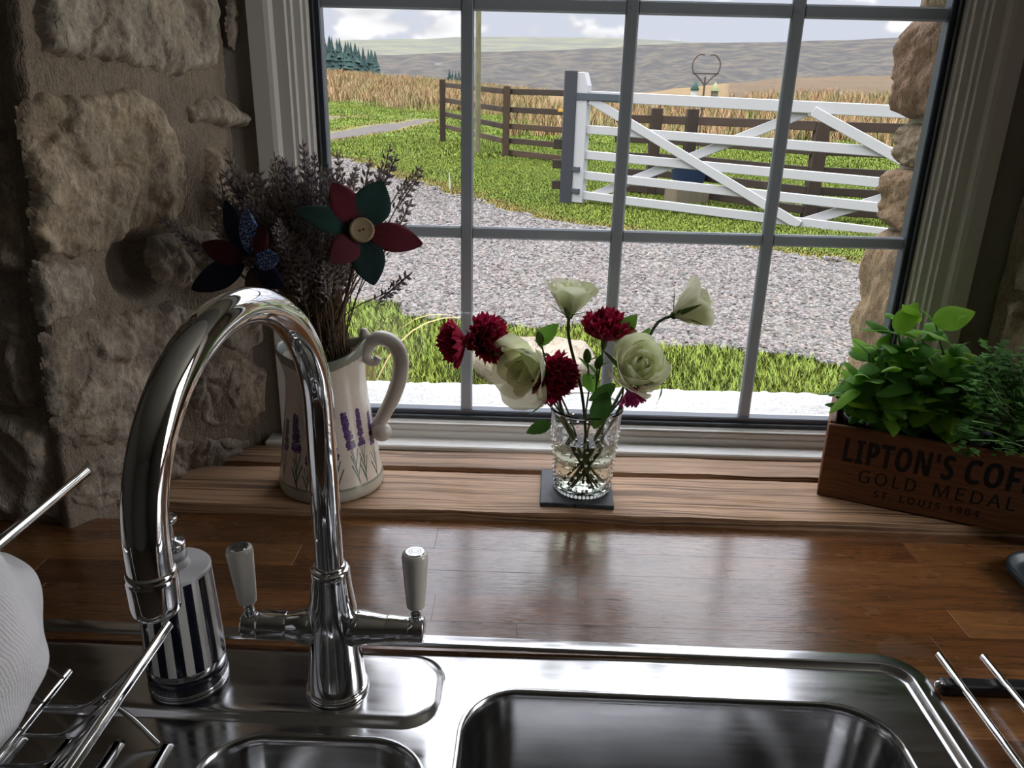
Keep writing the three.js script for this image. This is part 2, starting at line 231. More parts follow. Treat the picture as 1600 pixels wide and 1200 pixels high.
// ---- window wall above and below the opening, with the stones of the outer jamb
{
  const w = thing('wall_front', 'outer wall round the window with brown sandstone jamb stones outside the glass', 'wall', V(0, 0, 0), null, 'structure');
  part('core', boxAt(-0.76, 0, -0.21, 0.76, 0.885, 0.25), innerPlaster, w);
  part('lintel', boxAt(-0.76, 1.93, -0.21, 0.76, 2.5, 0.262), plaster(0.3, 0.28, 0.25), w);
  const warm = [[0.40, 0.285, 0.22], [0.43, 0.33, 0.235], [0.50, 0.41, 0.30], [0.46, 0.41, 0.34]].map((c) => std({ color: lin(...c), map: scaled(stoneTex, 0.4), bumpMap: scaled(stoneBump, 0.25), bumpScale: 0.004, roughness: 0.95 }));
  const block = (cx, cy, cz, sx, sy, sz, seed, mat) => {
    const g = new THREE.BoxGeometry(1, 1, 1, 22, 22, 22), p = g.attributes.position, u = g.attributes.uv;
    for (let i = 0; i < p.count; i++) { let x = p.getX(i) * 2, y = p.getY(i) * 2, z = p.getZ(i) * 2; const k = Math.pow(Math.abs(x) ** 7 + Math.abs(y) ** 5 + Math.abs(z) ** 7, -1 / 6.3); const nn = 1 + 0.13 * fbm3(x * 0.9 + seed, y * 0.9, z * 0.9, 4) + 0.02 * n3(x * 6, y * 6 + seed, z * 6); x *= k * nn; y *= k * (1 + 0.06 * n3(x + seed, z, 1)); z *= k * nn; p.setXYZ(i, x * sx / 2, y * sy / 2, z * sz / 2); u.setXY(i, (z * sz + x * sx) / 2, y * sy / 2); }
    const m = mergeVertices((g.deleteAttribute('normal'), g), 1e-5); m.computeVertexNormals(); m.translate(cx, cy, cz); part('jamb_stone', m, mat, w);
  };
  // right jamb, from the top down
  block(0.562, 1.645, -0.15, 0.19, 0.19, 0.17, 1, warm[3]);
  block(0.556, 1.482, -0.15, 0.215, 0.145, 0.17, 5.2, warm[0]);
  block(0.566, 1.368, -0.15, 0.195, 0.075, 0.17, 9.1, warm[3]);
  block(0.562, 1.284, -0.15, 0.205, 0.098, 0.17, 14.4, warm[1]);
  block(0.560, 1.125, -0.15, 0.215, 0.215, 0.17, 19.7, warm[2]);
  block(0.560, 0.965, -0.15, 0.205, 0.105, 0.17, 23.7, warm[2]);
  for (let i = 0, y = 0.98; y < 1.8; i++) { const h = 0.12 + 0.05 * ((i * 7) % 3); block(-0.575, y + h / 2, -0.15, 0.19, h, 0.17, 30 + i * 3, warm[i % 4]); y += h + 0.006; }
  // whitened stone sill outside the glass
  const slab = new THREE.BoxGeometry(0.96, 0.06, 0.17, 96, 4, 24), p = slab.attributes.position;
  for (let i = 0; i < p.count; i++) { const x = p.getX(i), y = p.getY(i), z = p.getZ(i); p.setXYZ(i, x, y + (y > 0 ? 0.004 * fbm2(x * 30, z * 30, 3) - 0.03 * 0 : 0) + (y > 0 ? -(-z) * 0.06 * 0 : 0), z + (z < -0.08 ? 0.006 * fbm2(x * 16, y * 9, 3) : 0)); }
  slab.computeVertexNormals();
  const whitewash = colorTex(512, 512, (u, v) => { const a = pn(u, v, 12, 24, 4, 50), k = 0.83 + 0.06 * a - 0.2 * sstep(0.35, 0.7, pn(u, v, 18, 40, 3, 54)); return [k, k, k * 0.995]; });
  part('outer_sill', slab.translate(0, 0.893, -0.137), std({ map: scaled(whitewash, 0.45), roughness: 0.9, bumpMap: scaled(stoneBump, 0.3), bumpScale: 0.004 }), w, 'whitewashed rough stone sill outside the glass');
}
// ---- the rest of the room: floor, ceiling and walls behind the camera
{
  const st = (name, geo, mat, label, cat) => info(part(name, geo, mat), label, cat, null, 'structure');
  st('floor', boxAt(-2.3, -0.1, -0.21, 1.6, 0, 3.7), std({ color: lin(0.16, 0.12, 0.09), roughness: 0.6 }), 'dark kitchen floor', 'floor');
  st('ceiling', boxAt(-2.3, 2.4, -0.21, 1.6, 2.55, 3.7), plaster(0.42, 0.40, 0.37), 'pale plaster ceiling', 'ceiling');
  st('wall_west', boxAt(-2.3, 0, 0.262, -2.15, 2.45, 3.7), plaster(0.22, 0.21, 0.19), 'plain plaster wall at one end of the kitchen', 'wall');
  const east = thing('wall_east', 'plain plaster wall with a second window at the other end of the kitchen', 'wall', V(0, 0, 0), null, 'structure'), ep = plaster(0.26, 0.25, 0.23);
  part('pier', boxAt(1.45, 0, 0.24, 1.6, 2.45, 0.36), ep, east); part('pier', boxAt(1.45, 0, 1.0, 1.6, 2.45, 3.7), ep, east); part('breast', boxAt(1.45, 0, 0.36, 1.6, 0.98, 1.0), ep, east); part('lintel', boxAt(1.45, 2.15, 0.36, 1.6, 2.45, 1.0), ep, east);
  st('wall_back', boxAt(-2.3, 0, 3.5, 1.6, 2.45, 3.7), plaster(0.22, 0.21, 0.19), 'plain plaster wall behind the kitchen', 'wall');
}
// ---- window: white frame, bars held between two panes
const whitePaint = std({ color: lin(0.74, 0.73, 0.70), roughness: 0.38 });
const barPaint = std({ color: lin(0.34, 0.375, 0.41), roughness: 0.4 });
{
  const w = thing('window_1', 'white framed cottage window divided by slim glazing bars', 'window', V(0, 0, 0), null, 'structure');
  const gx = 0.428, y0 = MID - 0.2895, y1 = MID + 0.303 + 0.29;
  const prof = [[0.010, -0.06], [0.010, -0.0245], [0, -0.0245], [0, 0.006], [0.004, 0.012], [0.008, 0.012], [0.010, 0.017], [0.019, 0.018], [0.021, 0.023], [0.026, 0.023], [0.028, 0.027], [0.033, 0.027], [0.043, 0.027], [0.047, 0.034], [0.053, 0.036], [0.075, 0.036], [0.075, -0.06]];
  part('frame_side', extrudeY(prof.map(([a, z]) => [-gx - a, z]), S - 0.02, y1 + 0.07), whitePaint, w);
  part('frame_side', extrudeY(prof.map(([a, z]) => [gx + a, z]).reverse(), S - 0.02, y1 + 0.07), whitePaint, w);
  part('frame_head', extrudeX(prof.map(([a, z]) => [z, y1 + a]), -gx, gx), whitePaint, w);
  const yb = y0 - 0.002, low = S + 0.006;
  part('frame_bottom', extrudeX([[-0.06, low], [0.026, low], [0.026, low + 0.012], [0.0235, low + 0.0125], [0.0235, low + 0.0145], [0.025, low + 0.015], [0.0245, low + 0.021], [0.022, low + 0.0215], [0.022, low + 0.0235], [0.0235, low + 0.024], [0.021, yb - 0.006], [0.012, yb - 0.003], [0.010, yb], [-0.06, yb]].reverse(), -gx, gx), whitePaint, w);
  part('inner_ledge', boxAt(-0.524, S - 0.002, 0.012, 0.535, S + 0.0065, 0.058, 0.0018), whitePaint, w, 'thin white ledge along the foot of the frame');
  const spacer = std({ color: lin(0.075, 0.09, 0.115), roughness: 0.35, metalness: 0.3 }), gasket = std({ color: lin(0.02, 0.022, 0.026), roughness: 0.6 });
  for (const [a, b, c, d, m, z0, z1] of [[-gx, y0, gx, y0 + 0.0115, spacer, -0.021, -0.001], [-gx, y1 - 0.0115, gx, y1, spacer, -0.021, -0.001], [-gx, y0 + 0.0115, -gx + 0.0115, y1 - 0.0115, spacer, -0.021, -0.001], [gx - 0.0115, y0 + 0.0115, gx, y1 - 0.0115, spacer, -0.021, -0.001]]) part('glazing_spacer', boxAt(a, b, z0, c, d, z1, 0.0015), m, w, 'dark metal strip between the panes');
  for (const [a, b, c, d] of [[-gx, y0 - 0.001, gx, y0 + 0.004], [-gx, y1 - 0.004, gx, y1], [-gx, y0 + 0.004, -gx + 0.0045, y1 - 0.004], [gx - 0.0045, y0 + 0.004, gx, y1 - 0.004]]) part('gasket', boxAt(a, b, 0.0015, c, d, 0.008, 0.001), gasket, w, 'black rubber seal');
  const barP = (len, hw = 0.009) => { const s = [[-hw, -0.003], [-hw, 0.001], [-hw + 0.0025, 0.0035], [hw - 0.0025, 0.0035], [hw, 0.001], [hw, -0.003], [hw - 0.0025, -0.0055], [-hw + 0.0025, -0.0055]]; return s; };
  for (const x of [-0.22, 0, 0.22]) part('glazing_bar', extrudeY(barP().map(([a, z]) => [x + a, z - 0.0105]).reverse(), y0 + 0.003, y1 - 0.003), barPaint, w, 'upright glazing bar');
  for (const y of [MID, MID + 0.3032]) { for (const [a, b] of [[-gx + 0.004, -0.2292], [-0.2108, -0.0092], [0.0092, 0.2108], [0.2292, gx - 0.004]]) part('glazing_bar', extrudeX(barP().map(([q, z]) => [z - 0.0107, y + q * 0.97]), a, b), barPaint, w, 'level glazing bar');
    for (const x of [-0.22, 0, 0.22]) part('bar_screw', new THREE.CylinderGeometry(0.0028, 0.0028, 0.0016, 14).rotateX(Math.PI / 2).translate(x, y, -0.0068), barPaint, w); }
  const glass = phys({ color: 0xffffff, transmission: 1, thickness: 0, roughness: 0, ior: 1.5, specularIntensity: 1 });
  for (const z of [0.0005, -0.0225]) part('glass_pane', new THREE.PlaneGeometry(2 * gx, y1 - y0).translate(0, (y0 + y1) / 2, z), glass, w, z > 0 ? 'inner pane of clear glass' : 'outer pane of clear glass');
}
// ---- side window out of the frame: clear glass to the open sky, with the daylight it lets in
{
  const w = thing('window_2', 'white framed side window in the end wall letting in daylight', 'window', V(1.5, 0.98, 0.68), null, 'structure');
  for (const [a, b, c, d] of [[-0.32, 0, -0.28, 1.17], [0.28, 0, 0.32, 1.17], [-0.28, 0, 0.28, 0.05], [-0.28, 1.12, 0.28, 1.17]]) part('frame', boxAt(-0.03, b, a, 0.03, d, c, 0.002), whitePaint, w);
  part('glass_pane', new THREE.PlaneGeometry(0.56, 1.07).rotateY(-Math.PI / 2).translate(0, 0.585, 0), phys({ transmission: 1, thickness: 0, roughness: 0, ior: 1.5 }), w);
  const l = new THREE.RectAreaLight(lin(1, 0.98, 0.95), 1.7, 0.56, 1.07); l.position.set(1.462, 0.98 + 0.585, 0.68); l.lookAt(0, 1.565, 0.68); scene.add(l);
}

// ---------------------------------------------------------------- outside: ground, drive, hills
const hor = (u, v) => { const d = ray(u, v), h = Math.hypot(d.x, d.z); return { az: Math.atan2(d.x, -d.z), tan: d.y / h }; };
const table = (list) => { const q = list.map(([u, v]) => hor(u, v)); return (az) => { if (az <= q[0].az) return q[0].tan; for (let i = 1; i < q.length; i++) if (az <= q[i].az) { const t = (az - q[i - 1].az) / (q[i].az - q[i - 1].az); return lerp(q[i - 1].tan, q[i].tan, t * t * (3 - 2 * t)); } return q[q.length - 1].tan; }; };
const crest = table([[100, 95], [490, 112], [560, 116], [640, 124], [690, 130], [760, 136], [850, 142], [950, 145], [1010, 143], [1060, 138], [1150, 128], [1230, 121], [1430, 119], [1800, 125]]);
function G(x, z) {
  const dx = x - CAM.x, dz = z - CAM.z, D = Math.hypot(dx, dz), az = Math.atan2(dx, -dz), base = 0.43 + 0.0275 * clamp(-z - 7, 0, 9.5);
  if (dz > 0) return 0.43;
  const ch = CAM.y + 70 * crest(az), t = clamp((D - 15) / 55), far = lerp(0.43 + 0.0275 * 9.5, ch, t * (0.75 + 0.25 * t));
  const y = lerp(base, far, sstep(14, 22, D)) - 0.07 * Math.max(0, D - 70);
  return y + 0.02 * n2(x * 0.35, z * 0.35) * sstep(4, 9, D) + 0.12 * n2(x * 0.11, z * 0.11) * sstep(18, 34, D);
}
function onG(u, v) { const d = ray(u, v); let lo = 0.5, hi = 90; const f = (t) => { const p = CAM.clone().addScaledVector(d, t); return p.y - G(p.x, p.z); }; for (let t = 1; t < 90; t *= 1.03) if (f(t) < 0) { hi = t; break; } else lo = t; for (let i = 0; i < 30; i++) { const m = (lo + hi) / 2; f(m) < 0 ? hi = m : lo = m; } const p = CAM.clone().addScaledVector(d, hi); p.y = G(p.x, p.z); return p; }
const gp = (list) => list.map(([u, v]) => { const p = onG(u, v); return [p.x, p.z]; });
const drivePoly = gp([[300, 226], [400, 236], [503, 245], [545, 251], [590, 267], [640, 283], [720, 307], [850, 345], [960, 362], [1100, 378], [1360, 420], [1600, 478], [1750, 560], [1700, 660], [1600, 636], [1330, 582], [1050, 541], [850, 516], [700, 500], [590, 485], [450, 470], [200, 450]]);
const trackPoly = gp([[330, 226], [501, 222], [560, 213], [620, 203], [660, 193], [686, 187], [660, 186.5], [600, 194], [550, 202], [501, 211], [330, 216]]);
const rutPoly = gp([[380, 191], [500, 187], [566, 181.5], [500, 183.5], [380, 186]]);
const wob = (x, z) => [x + 0.12 * n2(x * 1.7, z * 1.7), z + 0.12 * n2(x * 1.7 + 9, z * 1.7)];
const onGravel = (x, z) => { const [a, b] = wob(x, z); return Math.max(polySD(drivePoly, a, b), polySD(trackPoly, x, z), polySD(rutPoly, x, z)); };
{
  // turf: one rolling sheet from the house to the crest of the near fields
  const azs = []; for (let a = -1.75; a < -0.72; a += 0.09) azs.push(a); for (let a = -0.72; a < 0.78; a += 0.006) azs.push(a); for (let a = 0.78; a <= 1.76; a += 0.09) azs.push(a);
  const Ds = []; for (let D = 1.28; D < 95; D *= 1.022) Ds.push(D);
  const pos = [], col = [], idx = [], uv = [], c = new THREE.Color();
  for (const D of Ds) for (const a of azs) {
    const x = CAM.x + D * Math.sin(a), z = CAM.z - D * Math.cos(a), y = z > -0.2 ? 0.43 : G(x, z); pos.push(x, y, z); uv.push(x, z);
    const sd = D < 40 ? onGravel(x, z) : -9, p = 0.5 + 0.5 * fbm2(x * 0.5, z * 0.5, 4), p2 = 0.5 + 0.5 * fbm2(x * 3, z * 3, 3);
    const lawn = [lerp(0.085, 0.125, p) + 0.015 * p2, lerp(0.145, 0.18, p) + 0.015 * p2, 0.02 + 0.006 * p2];
    const right = sstep(0.14, 0.34, a), rough = D < 15 ? 0 : sstep(lerp(24, 13, right), lerp(36, 22, right), D + 7 * fbm2(x * 0.12, z * 0.12, 3) );
    const f = 0.5 + 0.5 * fbm2(x * 0.3, z * 0.6, 4), tan = right > 0.5 ? [lerp(0.08, 0.125, f), lerp(0.052, 0.077, f), lerp(0.024, 0.033, f)] : [lerp(0.14, 0.21, f), lerp(0.10, 0.135, f), lerp(0.037, 0.05, f)];
    const dry = sstep(-0.38, -0.05, sd) * sstep(0.0, 0.25, p2) * (D > 4 ? 1 : 0.4);
    const k = [0, 1, 2].map((i) => lerp(lerp(lawn[i], tan[i], rough), [0.21, 0.15, 0.055][i], 0.6 * dry)); col.push(...k.map((v) => 0.95 * v));
  }
  const n = azs.length; for (let j = 0; j < Ds.length - 1; j++) for (let i = 0; i < n - 1; i++) { const a = j * n + i, b = a + n; idx.push(a, a + 1, b, b, a + 1, b + 1); }
  const g = new THREE.BufferGeometry(); g.setAttribute('position', new THREE.Float32BufferAttribute(pos, 3)); g.setAttribute('color', new THREE.Float32BufferAttribute(col, 3)); g.setAttribute('uv', new THREE.Float32BufferAttribute(uv, 2)); g.setIndex(idx); g.computeVertexNormals();
  info(part('lawn', g, std({ vertexColors: true, roughness: 1, bumpMap: scaled(mortarBump, 0.6), bumpScale: 0.03 })), 'green lawn and rough tan pasture rising beyond the window', 'lawn', null, 'structure');
}
{
  const gravelTex = colorTex(1024, 1024, (u, v) => { const c = pn(u, v, 90, 90, 2, 61), a = pn(u, v, 8, 8, 3, 63), h = pn(u, v, 60, 60, 1, 65), k = 0.52 + 0.16 * c + 0.05 * a; return [k + 0.03 * h, k * 0.965, k * 0.94 - 0.02 * h]; });
  const gravelBump = dataTex(1024, 1024, (u, v) => 0.5 + 0.5 * pn(u, v, 90, 90, 2, 61));
  const m = std({ color: lin(0.36, 0.335, 0.32), map: scaled(gravelTex, 1.4), bumpMap: scaled(gravelBump, 1.4), bumpScale: 0.02, roughness: 1 });
  const xs = drivePoly.map((p) => p[0]).concat(trackPoly.map((p) => p[0])), x0 = Math.max(-12, Math.min(...xs)), x1 = Math.min(8, Math.max(...xs));
  const build = (z0, z1, step, a, b) => sheet(a, b, z0, z1, step, (x, z, h) => V(x, h, z), (x, z) => { const sd = onGravel(x, z); return sd <= 0 ? G(x, z) - 0.03 : G(x, z) + 0.004 + 0.016 * sstep(0, 0.25, sd) + 0.005 * n2(x * 4, z * 4); }, (x, z) => onGravel(x, z) > 0);
  const flip = (g) => { const i = g.index.array; for (let k = 0; k < i.length; k += 3) { const t = i[k]; i[k] = i[k + 1]; i[k + 1] = t; } g.computeVertexNormals(); return g; };
  const drive = thing('gravel_drive', 'grey gravel drive curving across the grass to a track', 'gravel', V(0, 0, 0), null, 'structure');
  part('gravel_bed', flip(build(-9.5, -1.2, 0.06, -7, x1)), m, drive); part('gravel_bed', flip(build(-34, -9.5, 0.14, -16, 2)), m, drive);
  const pebble = new THREE.IcosahedronGeometry(1, 0); pebble.scale(1, 0.6, 0.8);
  const q = rng(301), N = 90000, mats = new THREE.InstancedMesh(pebble, std({ roughness: 0.95, color: lin(1, 1, 1) }), N), M4 = new THREE.Matrix4(), Q = new THREE.Quaternion(), E3 = new THREE.Euler(), c = new THREE.Color(); let k = 0;
  while (k < N) {
    const D = 2.6 * Math.pow(15 / 2.6, Math.pow(q(), 1.1)), a = -0.62 + 1.3 * q(), x = CAM.x + D * Math.sin(a), z = CAM.z - D * Math.cos(a); if (onGravel(x, z) < 0.03 * q()) continue;
    const s = rr(0.006, 0.017, q) * (0.75 + D * 0.06); Q.setFromEuler(E3.set(rr(-0.5, 0.5, q), q() * 6.3, rr(-0.5, 0.5, q))); M4.compose(V(x, G(x, z) + 0.016 + 0.3 * s, z), Q, V(s, s, s)); mats.setMatrixAt(k, M4);
    const v = rr(0.048, 0.172, q), w = q(); c.setRGB(v * (w > 0.5 ? 1.14 : 1.02), v * (w > 0.5 ? 0.96 : 0.97), v * (w > 0.5 ? 0.87 : 0.94)); mats.setColorAt(k, c); k++;
  }
  shade(mats); mats.name = 'loose_gravel'; mats.userData.kind = 'stuff'; drive.add(mats);
}
// grass blades (uncountable)
{
  const tuft = (n, h, spread, w, seed) => { const q = rng(seed), pos = [], nor = []; for (let i = 0; i < n; i++) { const a = q() * 6.28, r = q() * spread, bx = Math.cos(a) * r, bz = Math.sin(a) * r, hh = h * rr(0.6, 1.15, q), lx = rr(-0.55, 0.55, q) * hh, lz = rr(-0.55, 0.55, q) * hh, t = q() * 6.28, wx = Math.cos(t) * w, wz = Math.sin(t) * w; const m = [bx + lx * 0.35, hh * 0.6, bz + lz * 0.35]; pos.push(bx - wx, 0, bz - wz, bx + wx, 0, bz + wz, m[0] + wx * 0.7, m[1], m[2] + wz * 0.7, bx - wx, 0, bz - wz, m[0] + wx * 0.7, m[1], m[2] + wz * 0.7, m[0] - wx * 0.7, m[1], m[2] - wz * 0.7, m[0] - wx * 0.7, m[1], m[2] - wz * 0.7, m[0] + wx * 0.7, m[1], m[2] + wz * 0.7, bx + lx, hh, bz + lz); for (let k = 0; k < 9; k++) nor.push(lx * 2, 1, lz * 2); } const g = new THREE.BufferGeometry(); g.setAttribute('position', new THREE.Float32BufferAttribute(pos, 3)); g.setAttribute('normal', new THREE.Float32BufferAttribute(nor, 3)); g.normalizeNormals(); return g; };
  const M4 = new THREE.Matrix4(), Q = new THREE.Quaternion(), E3 = new THREE.Euler(), c = new THREE.Color();
  const field = (name, label, geo, N, q, pick, color, scale) => { const im = new THREE.InstancedMesh(geo, std({ color: 0xffffff, roughness: 0.9, side: THREE.DoubleSide }), N); let k = 0, guard = 0; while (k < N && guard++ < N * 30) { const p = pick(q); if (!p) continue; const [x, z] = p, s = scale(x, z, q); Q.setFromEuler(E3.set(0, q() * 6.28, 0)); M4.compose(V(x, G(x, z) - 0.004, z), Q, V(s, s * rr(0.8, 1.2, q), s)); im.setMatrixAt(k, M4); const v = color(x, z, q); im.setColorAt(k, c.setRGB(...v.map((k) => 0.94 * k))); k++; } im.count = k; shade(im); im.name = name; info(im, label, 'grass', null, 'stuff'); scene.add(im); };
  const green = (x, z, q) => { const p = 0.5 + 0.5 * fbm2(x * 0.5, z * 0.5, 4), v = rr(0.8, 1.15, q), y = q() < 0.12 ? 1 : 0, e = z < -3.5 ? sstep(-0.45, -0.05, onGravel(x, z)) * (0.4 + 0.6 * q()) : 0; return [v * lerp(lerp(0.15, 0.205, p) + 0.04 * y, 0.28, e), v * lerp(lerp(0.225, 0.26, p) + 0.015 * y, 0.18, e), v * lerp(0.03, 0.07, e)]; };
  const polar = (a0, a1, D0, D1, pw, test) => (q) => { const D = D0 + (D1 - D0) * Math.pow(q(), pw), a = lerp(a0, a1, q()), x = CAM.x + D * Math.sin(a), z = CAM.z - D * Math.cos(a); return test(x, z, D, a, q) ? [x, z] : null; };
  field('lawn_grass', 'short lawn grass between the house and the drive', tuft(14, 0.055, 0.05, 0.0024, 5), 18000, rng(401), polar(-0.7, 0.75, 1.9, 4.6, 0.8, (x, z, D, a, q) => z < -0.75 && onGravel(x, z) < -0.01 - 0.1 * q() ), green, () => 1);
  field('lawn_grass', 'mown grass in front of the gate and fence', tuft(16, 0.022, 0.085, 0.0034, 6), 76000, rng(402), polar(-0.55, 0.6, 5.2, 17, 0.75, (x, z, D, a, q) => onGravel(x, z) < -0.02 - 0.1 * q()), green, (x, z) => 0.9 + 0.03 * -z);
  field('pasture_grass', 'longer green grass beyond the fence', tuft(16, 0.05, 0.16, 0.006, 7), 34000, rng(403), polar(-0.5, 0.62, 13, 32, 1, (x, z, D, a, q) => onGravel(x, z) < -0.15), green, (x, z, q) => rr(0.7, 1.2, q));
  const tanC = (x, z, q) => { const v = rr(0.75, 1.15, q), r = q(); return r < 0.38 ? [v * 0.24, v * 0.225, v * 0.085] : [v * 0.38, v * 0.235, v * 0.115]; };
  field('moor_grass', 'tall tan moor grass and rushes on the bank', tuft(30, 0.45, 0.4, 0.008, 8), 4600, rng(404), polar(-0.45, 0.02, 27, 70, 0.8, (x, z, D, a, q) => onGravel(x, z) < -0.4 && D + 7 * fbm2(x * 0.12, z * 0.12, 3) > 29 && fbm2(x * 0.25, z * 0.12, 3) + 0.5 * q() > -0.02), tanC, (x, z, q) => rr(0.55, 1.1, q));
  field('moor_grass', 'tan rushes in the pasture behind the gate', tuft(34, 0.5, 0.25, 0.007, 9), 2600, rng(405), polar(-0.02, 0.6, 18, 40, 1, (x, z, D, a, q) => onGravel(x, z) < -0.3 && fbm2(x * 0.3, z * 0.3, 3) + (a - 0.15) > -0.05), tanC, (x, z, q) => rr(0.4, 1.0, q));
}
// hills
{
  const hill = (name, label, D0, D1, low, top, colour, seed, bump) => {
    const pos = [], uv = [], col = [], idx = [], na = 700, nd = 110, a0 = -0.95, a1 = 1.0;
    for (let j = 0; j <= nd; j++) for (let i = 0; i <= na; i++) { const a = lerp(a0, a1, i / na), t = j / nd, D = D0 * Math.pow(D1 / D0, t), tn = lerp(low, top(a), t) + bump * fbm2(a * 16 + seed, t * 3 + seed, 4) * t * (1 - t) * 2, y = CAM.y + D * tn; pos.push(CAM.x + D * Math.sin(a), y, CAM.z - D * Math.cos(a)); uv.push(a, t); col.push(...colour(a, t)); }
    for (let j = 0; j < nd; j++) for (let i = 0; i < na; i++) { const a = j * (na + 1) + i, b = a + na + 1; idx.push(a, a + 1, b, b, a + 1, b + 1); }
    const g = new THREE.BufferGeometry(); g.setAttribute('position', new THREE.Float32BufferAttribute(pos, 3)); g.setAttribute('color', new THREE.Float32BufferAttribute(col, 3)); g.setAttribute('uv', new THREE.Float32BufferAttribute(uv, 2)); g.setIndex(idx); g.computeVertexNormals();
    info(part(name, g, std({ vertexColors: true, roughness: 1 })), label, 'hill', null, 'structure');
  };
  const moorTop = table([[100, 96], [490, 92], [600, 86], [700, 83], [750, 81], [850, 79], [950, 75], [1000, 70], [1100, 67], [1200, 66], [1300, 63], [1430, 58], [1800, 52]]);
  hill('heather_moor', 'dark brown heather moor rising across the valley', 85, 1500, -0.012, moorTop, (a, t) => { const s = fbm2(a * 26, t * 34, 5), b = fbm2(a * 14 + 4, t * 80, 5), k = sstep(-0.2, 0.4, s + 0.7 * b), w = sstep(0.34, 0.05, t) * 0.7; const d = [lerp(0.010, 0.044, k), lerp(0.0085, 0.035, k), lerp(0.008, 0.021, k)]; return [lerp(d[0], 0.06, w), lerp(d[1], 0.042, w), lerp(d[2], 0.022, w)]; }, 3, 0.012);
  const farTop = table([[100, 72], [490, 66], [560, 62], [650, 61], [720, 58], [800, 57.5], [900, 58.5], [980, 60], [1040, 63], [1090, 66], [1200, 70], [1500, 70]]);
  hill('grassy_hill', 'pale green far hillside under the clouds', 1700, 4200, 0.03, farTop, (a, t) => { const k = sstep(-0.3, 0.5, fbm2(a * 14 + 9, t * 12, 4)); return [lerp(0.06, 0.09, k), lerp(0.064, 0.09, k), lerp(0.05, 0.055, k)]; }, 8, 0.004);  // distance haze is mixed into these pale greens
}
// conifers of the plantation and the far copse
{
  const bark = std({ color: lin(0.05, 0.04, 0.03), roughness: 1 }), needle = [[0.022, 0.05, 0.042], [0.028, 0.058, 0.05], [0.02, 0.044, 0.04]].map((c) => std({ color: lin(...c), roughness: 1, side: THREE.DoubleSide }));
  const crown = (seed) => { const q = rng(seed), gs = []; for (let k = 0; k < 7; k++) { const t = k / 7, r = 0.24 * (1 - t) + 0.02, g = new THREE.ConeGeometry(r, 0.26, 11, 1, true), p = g.attributes.position; for (let i = 0; i < p.count; i++) if (p.getY(i) < 0) { const s = rr(0.6, 1.2, q); p.setXYZ(i, p.getX(i) * s, p.getY(i) - 0.05 * q(), p.getZ(i) * s); } gs.push(g.translate(0, 0.12 + 0.13 + t * 0.76, 0)); } const m = merge(gs); m.computeVertexNormals(); return m; };
  const crowns = [1, 2, 3].map(crown), trunk = new THREE.CylinderGeometry(0.012, 0.025, 0.4, 6).translate(0, 0.2, 0), q = rng(55);
  const tree = (u, vTop, D, h, label, group) => { const a = hor(u, vTop), x = CAM.x + D * Math.sin(a.az), z = CAM.z - D * Math.cos(a.az), top = CAM.y + D * a.tan, t = thing('conifer', label, 'tree', V(x, top - h * 1.06, z), group); t.scale.setScalar(h); t.rotation.y = q() * 6.28; part('trunk', trunk, bark, t); part('crown', crowns[Math.floor(q() * 3)], needle[Math.floor(q() * 3)], t); };
  for (let i = 0; i < 34; i++) { const f = i / 33, u = 455 + f * 134, edge = 48 + 30 * f * f + (f > 0.6 ? 6 * (f - 0.6) : 0), D = 200 + (i % 7) * 12; tree(u + rr(-3, 3, q), edge + rr(-2, 4, q), D, rr(7, 9.5, q), 'dark conifer in the plantation beyond the tan bank', 'plantation conifers'); }
  for (let i = 0; i < 6; i++) tree(702 + i * 5, 108 + rr(-2, 3, q), 340 + i * 16, rr(5, 7, q), 'dark conifer in the small copse down the valley', 'copse conifers');
  const house = (u, v, D, w) => { const a = hor(u, v), x = CAM.x + D * Math.sin(a.az), z = CAM.z - D * Math.cos(a.az), y = CAM.y + D * a.tan, t = thing('farmhouse', w > 6 ? 'tiny white farmhouse far down the valley above the copse' : 'tiny white farm building at the edge of the tan bank', 'house', V(x, y, z)); part('wall', boxAt(-w / 2, 0, -2, w / 2, 2.6, 2), std({ color: lin(0.5, 0.5, 0.48), roughness: 0.9 }), t); part('roof', extrudeX([[-2.3, 2.6], [2.3, 2.6], [0, 4.2]], -w / 2 - 0.2, w / 2 + 0.2), std({ color: lin(0.12, 0.12, 0.13), roughness: 0.9 }), t); };
  house(685, 106, 900, 6.5); house(669, 115, 760, 3.5);
}

// ---------------------------------------------------------------- fence, gate, pole, garden things
const fenceTex = colorTex(512, 128, (u, v) => { const g = pn(u, v, 4, 60, 4, 71), k = 0.40 + 0.09 * g; return [k, k * 0.84, k * 0.70]; });
const fenceWood = [[0.27, 0.24, 0.22], [0.40, 0.34, 0.28], [0.21, 0.195, 0.19]].map((c) => std({ color: lin(...c), map: scaled(fenceTex, 1.2, 0.4), roughness: 0.95 }));
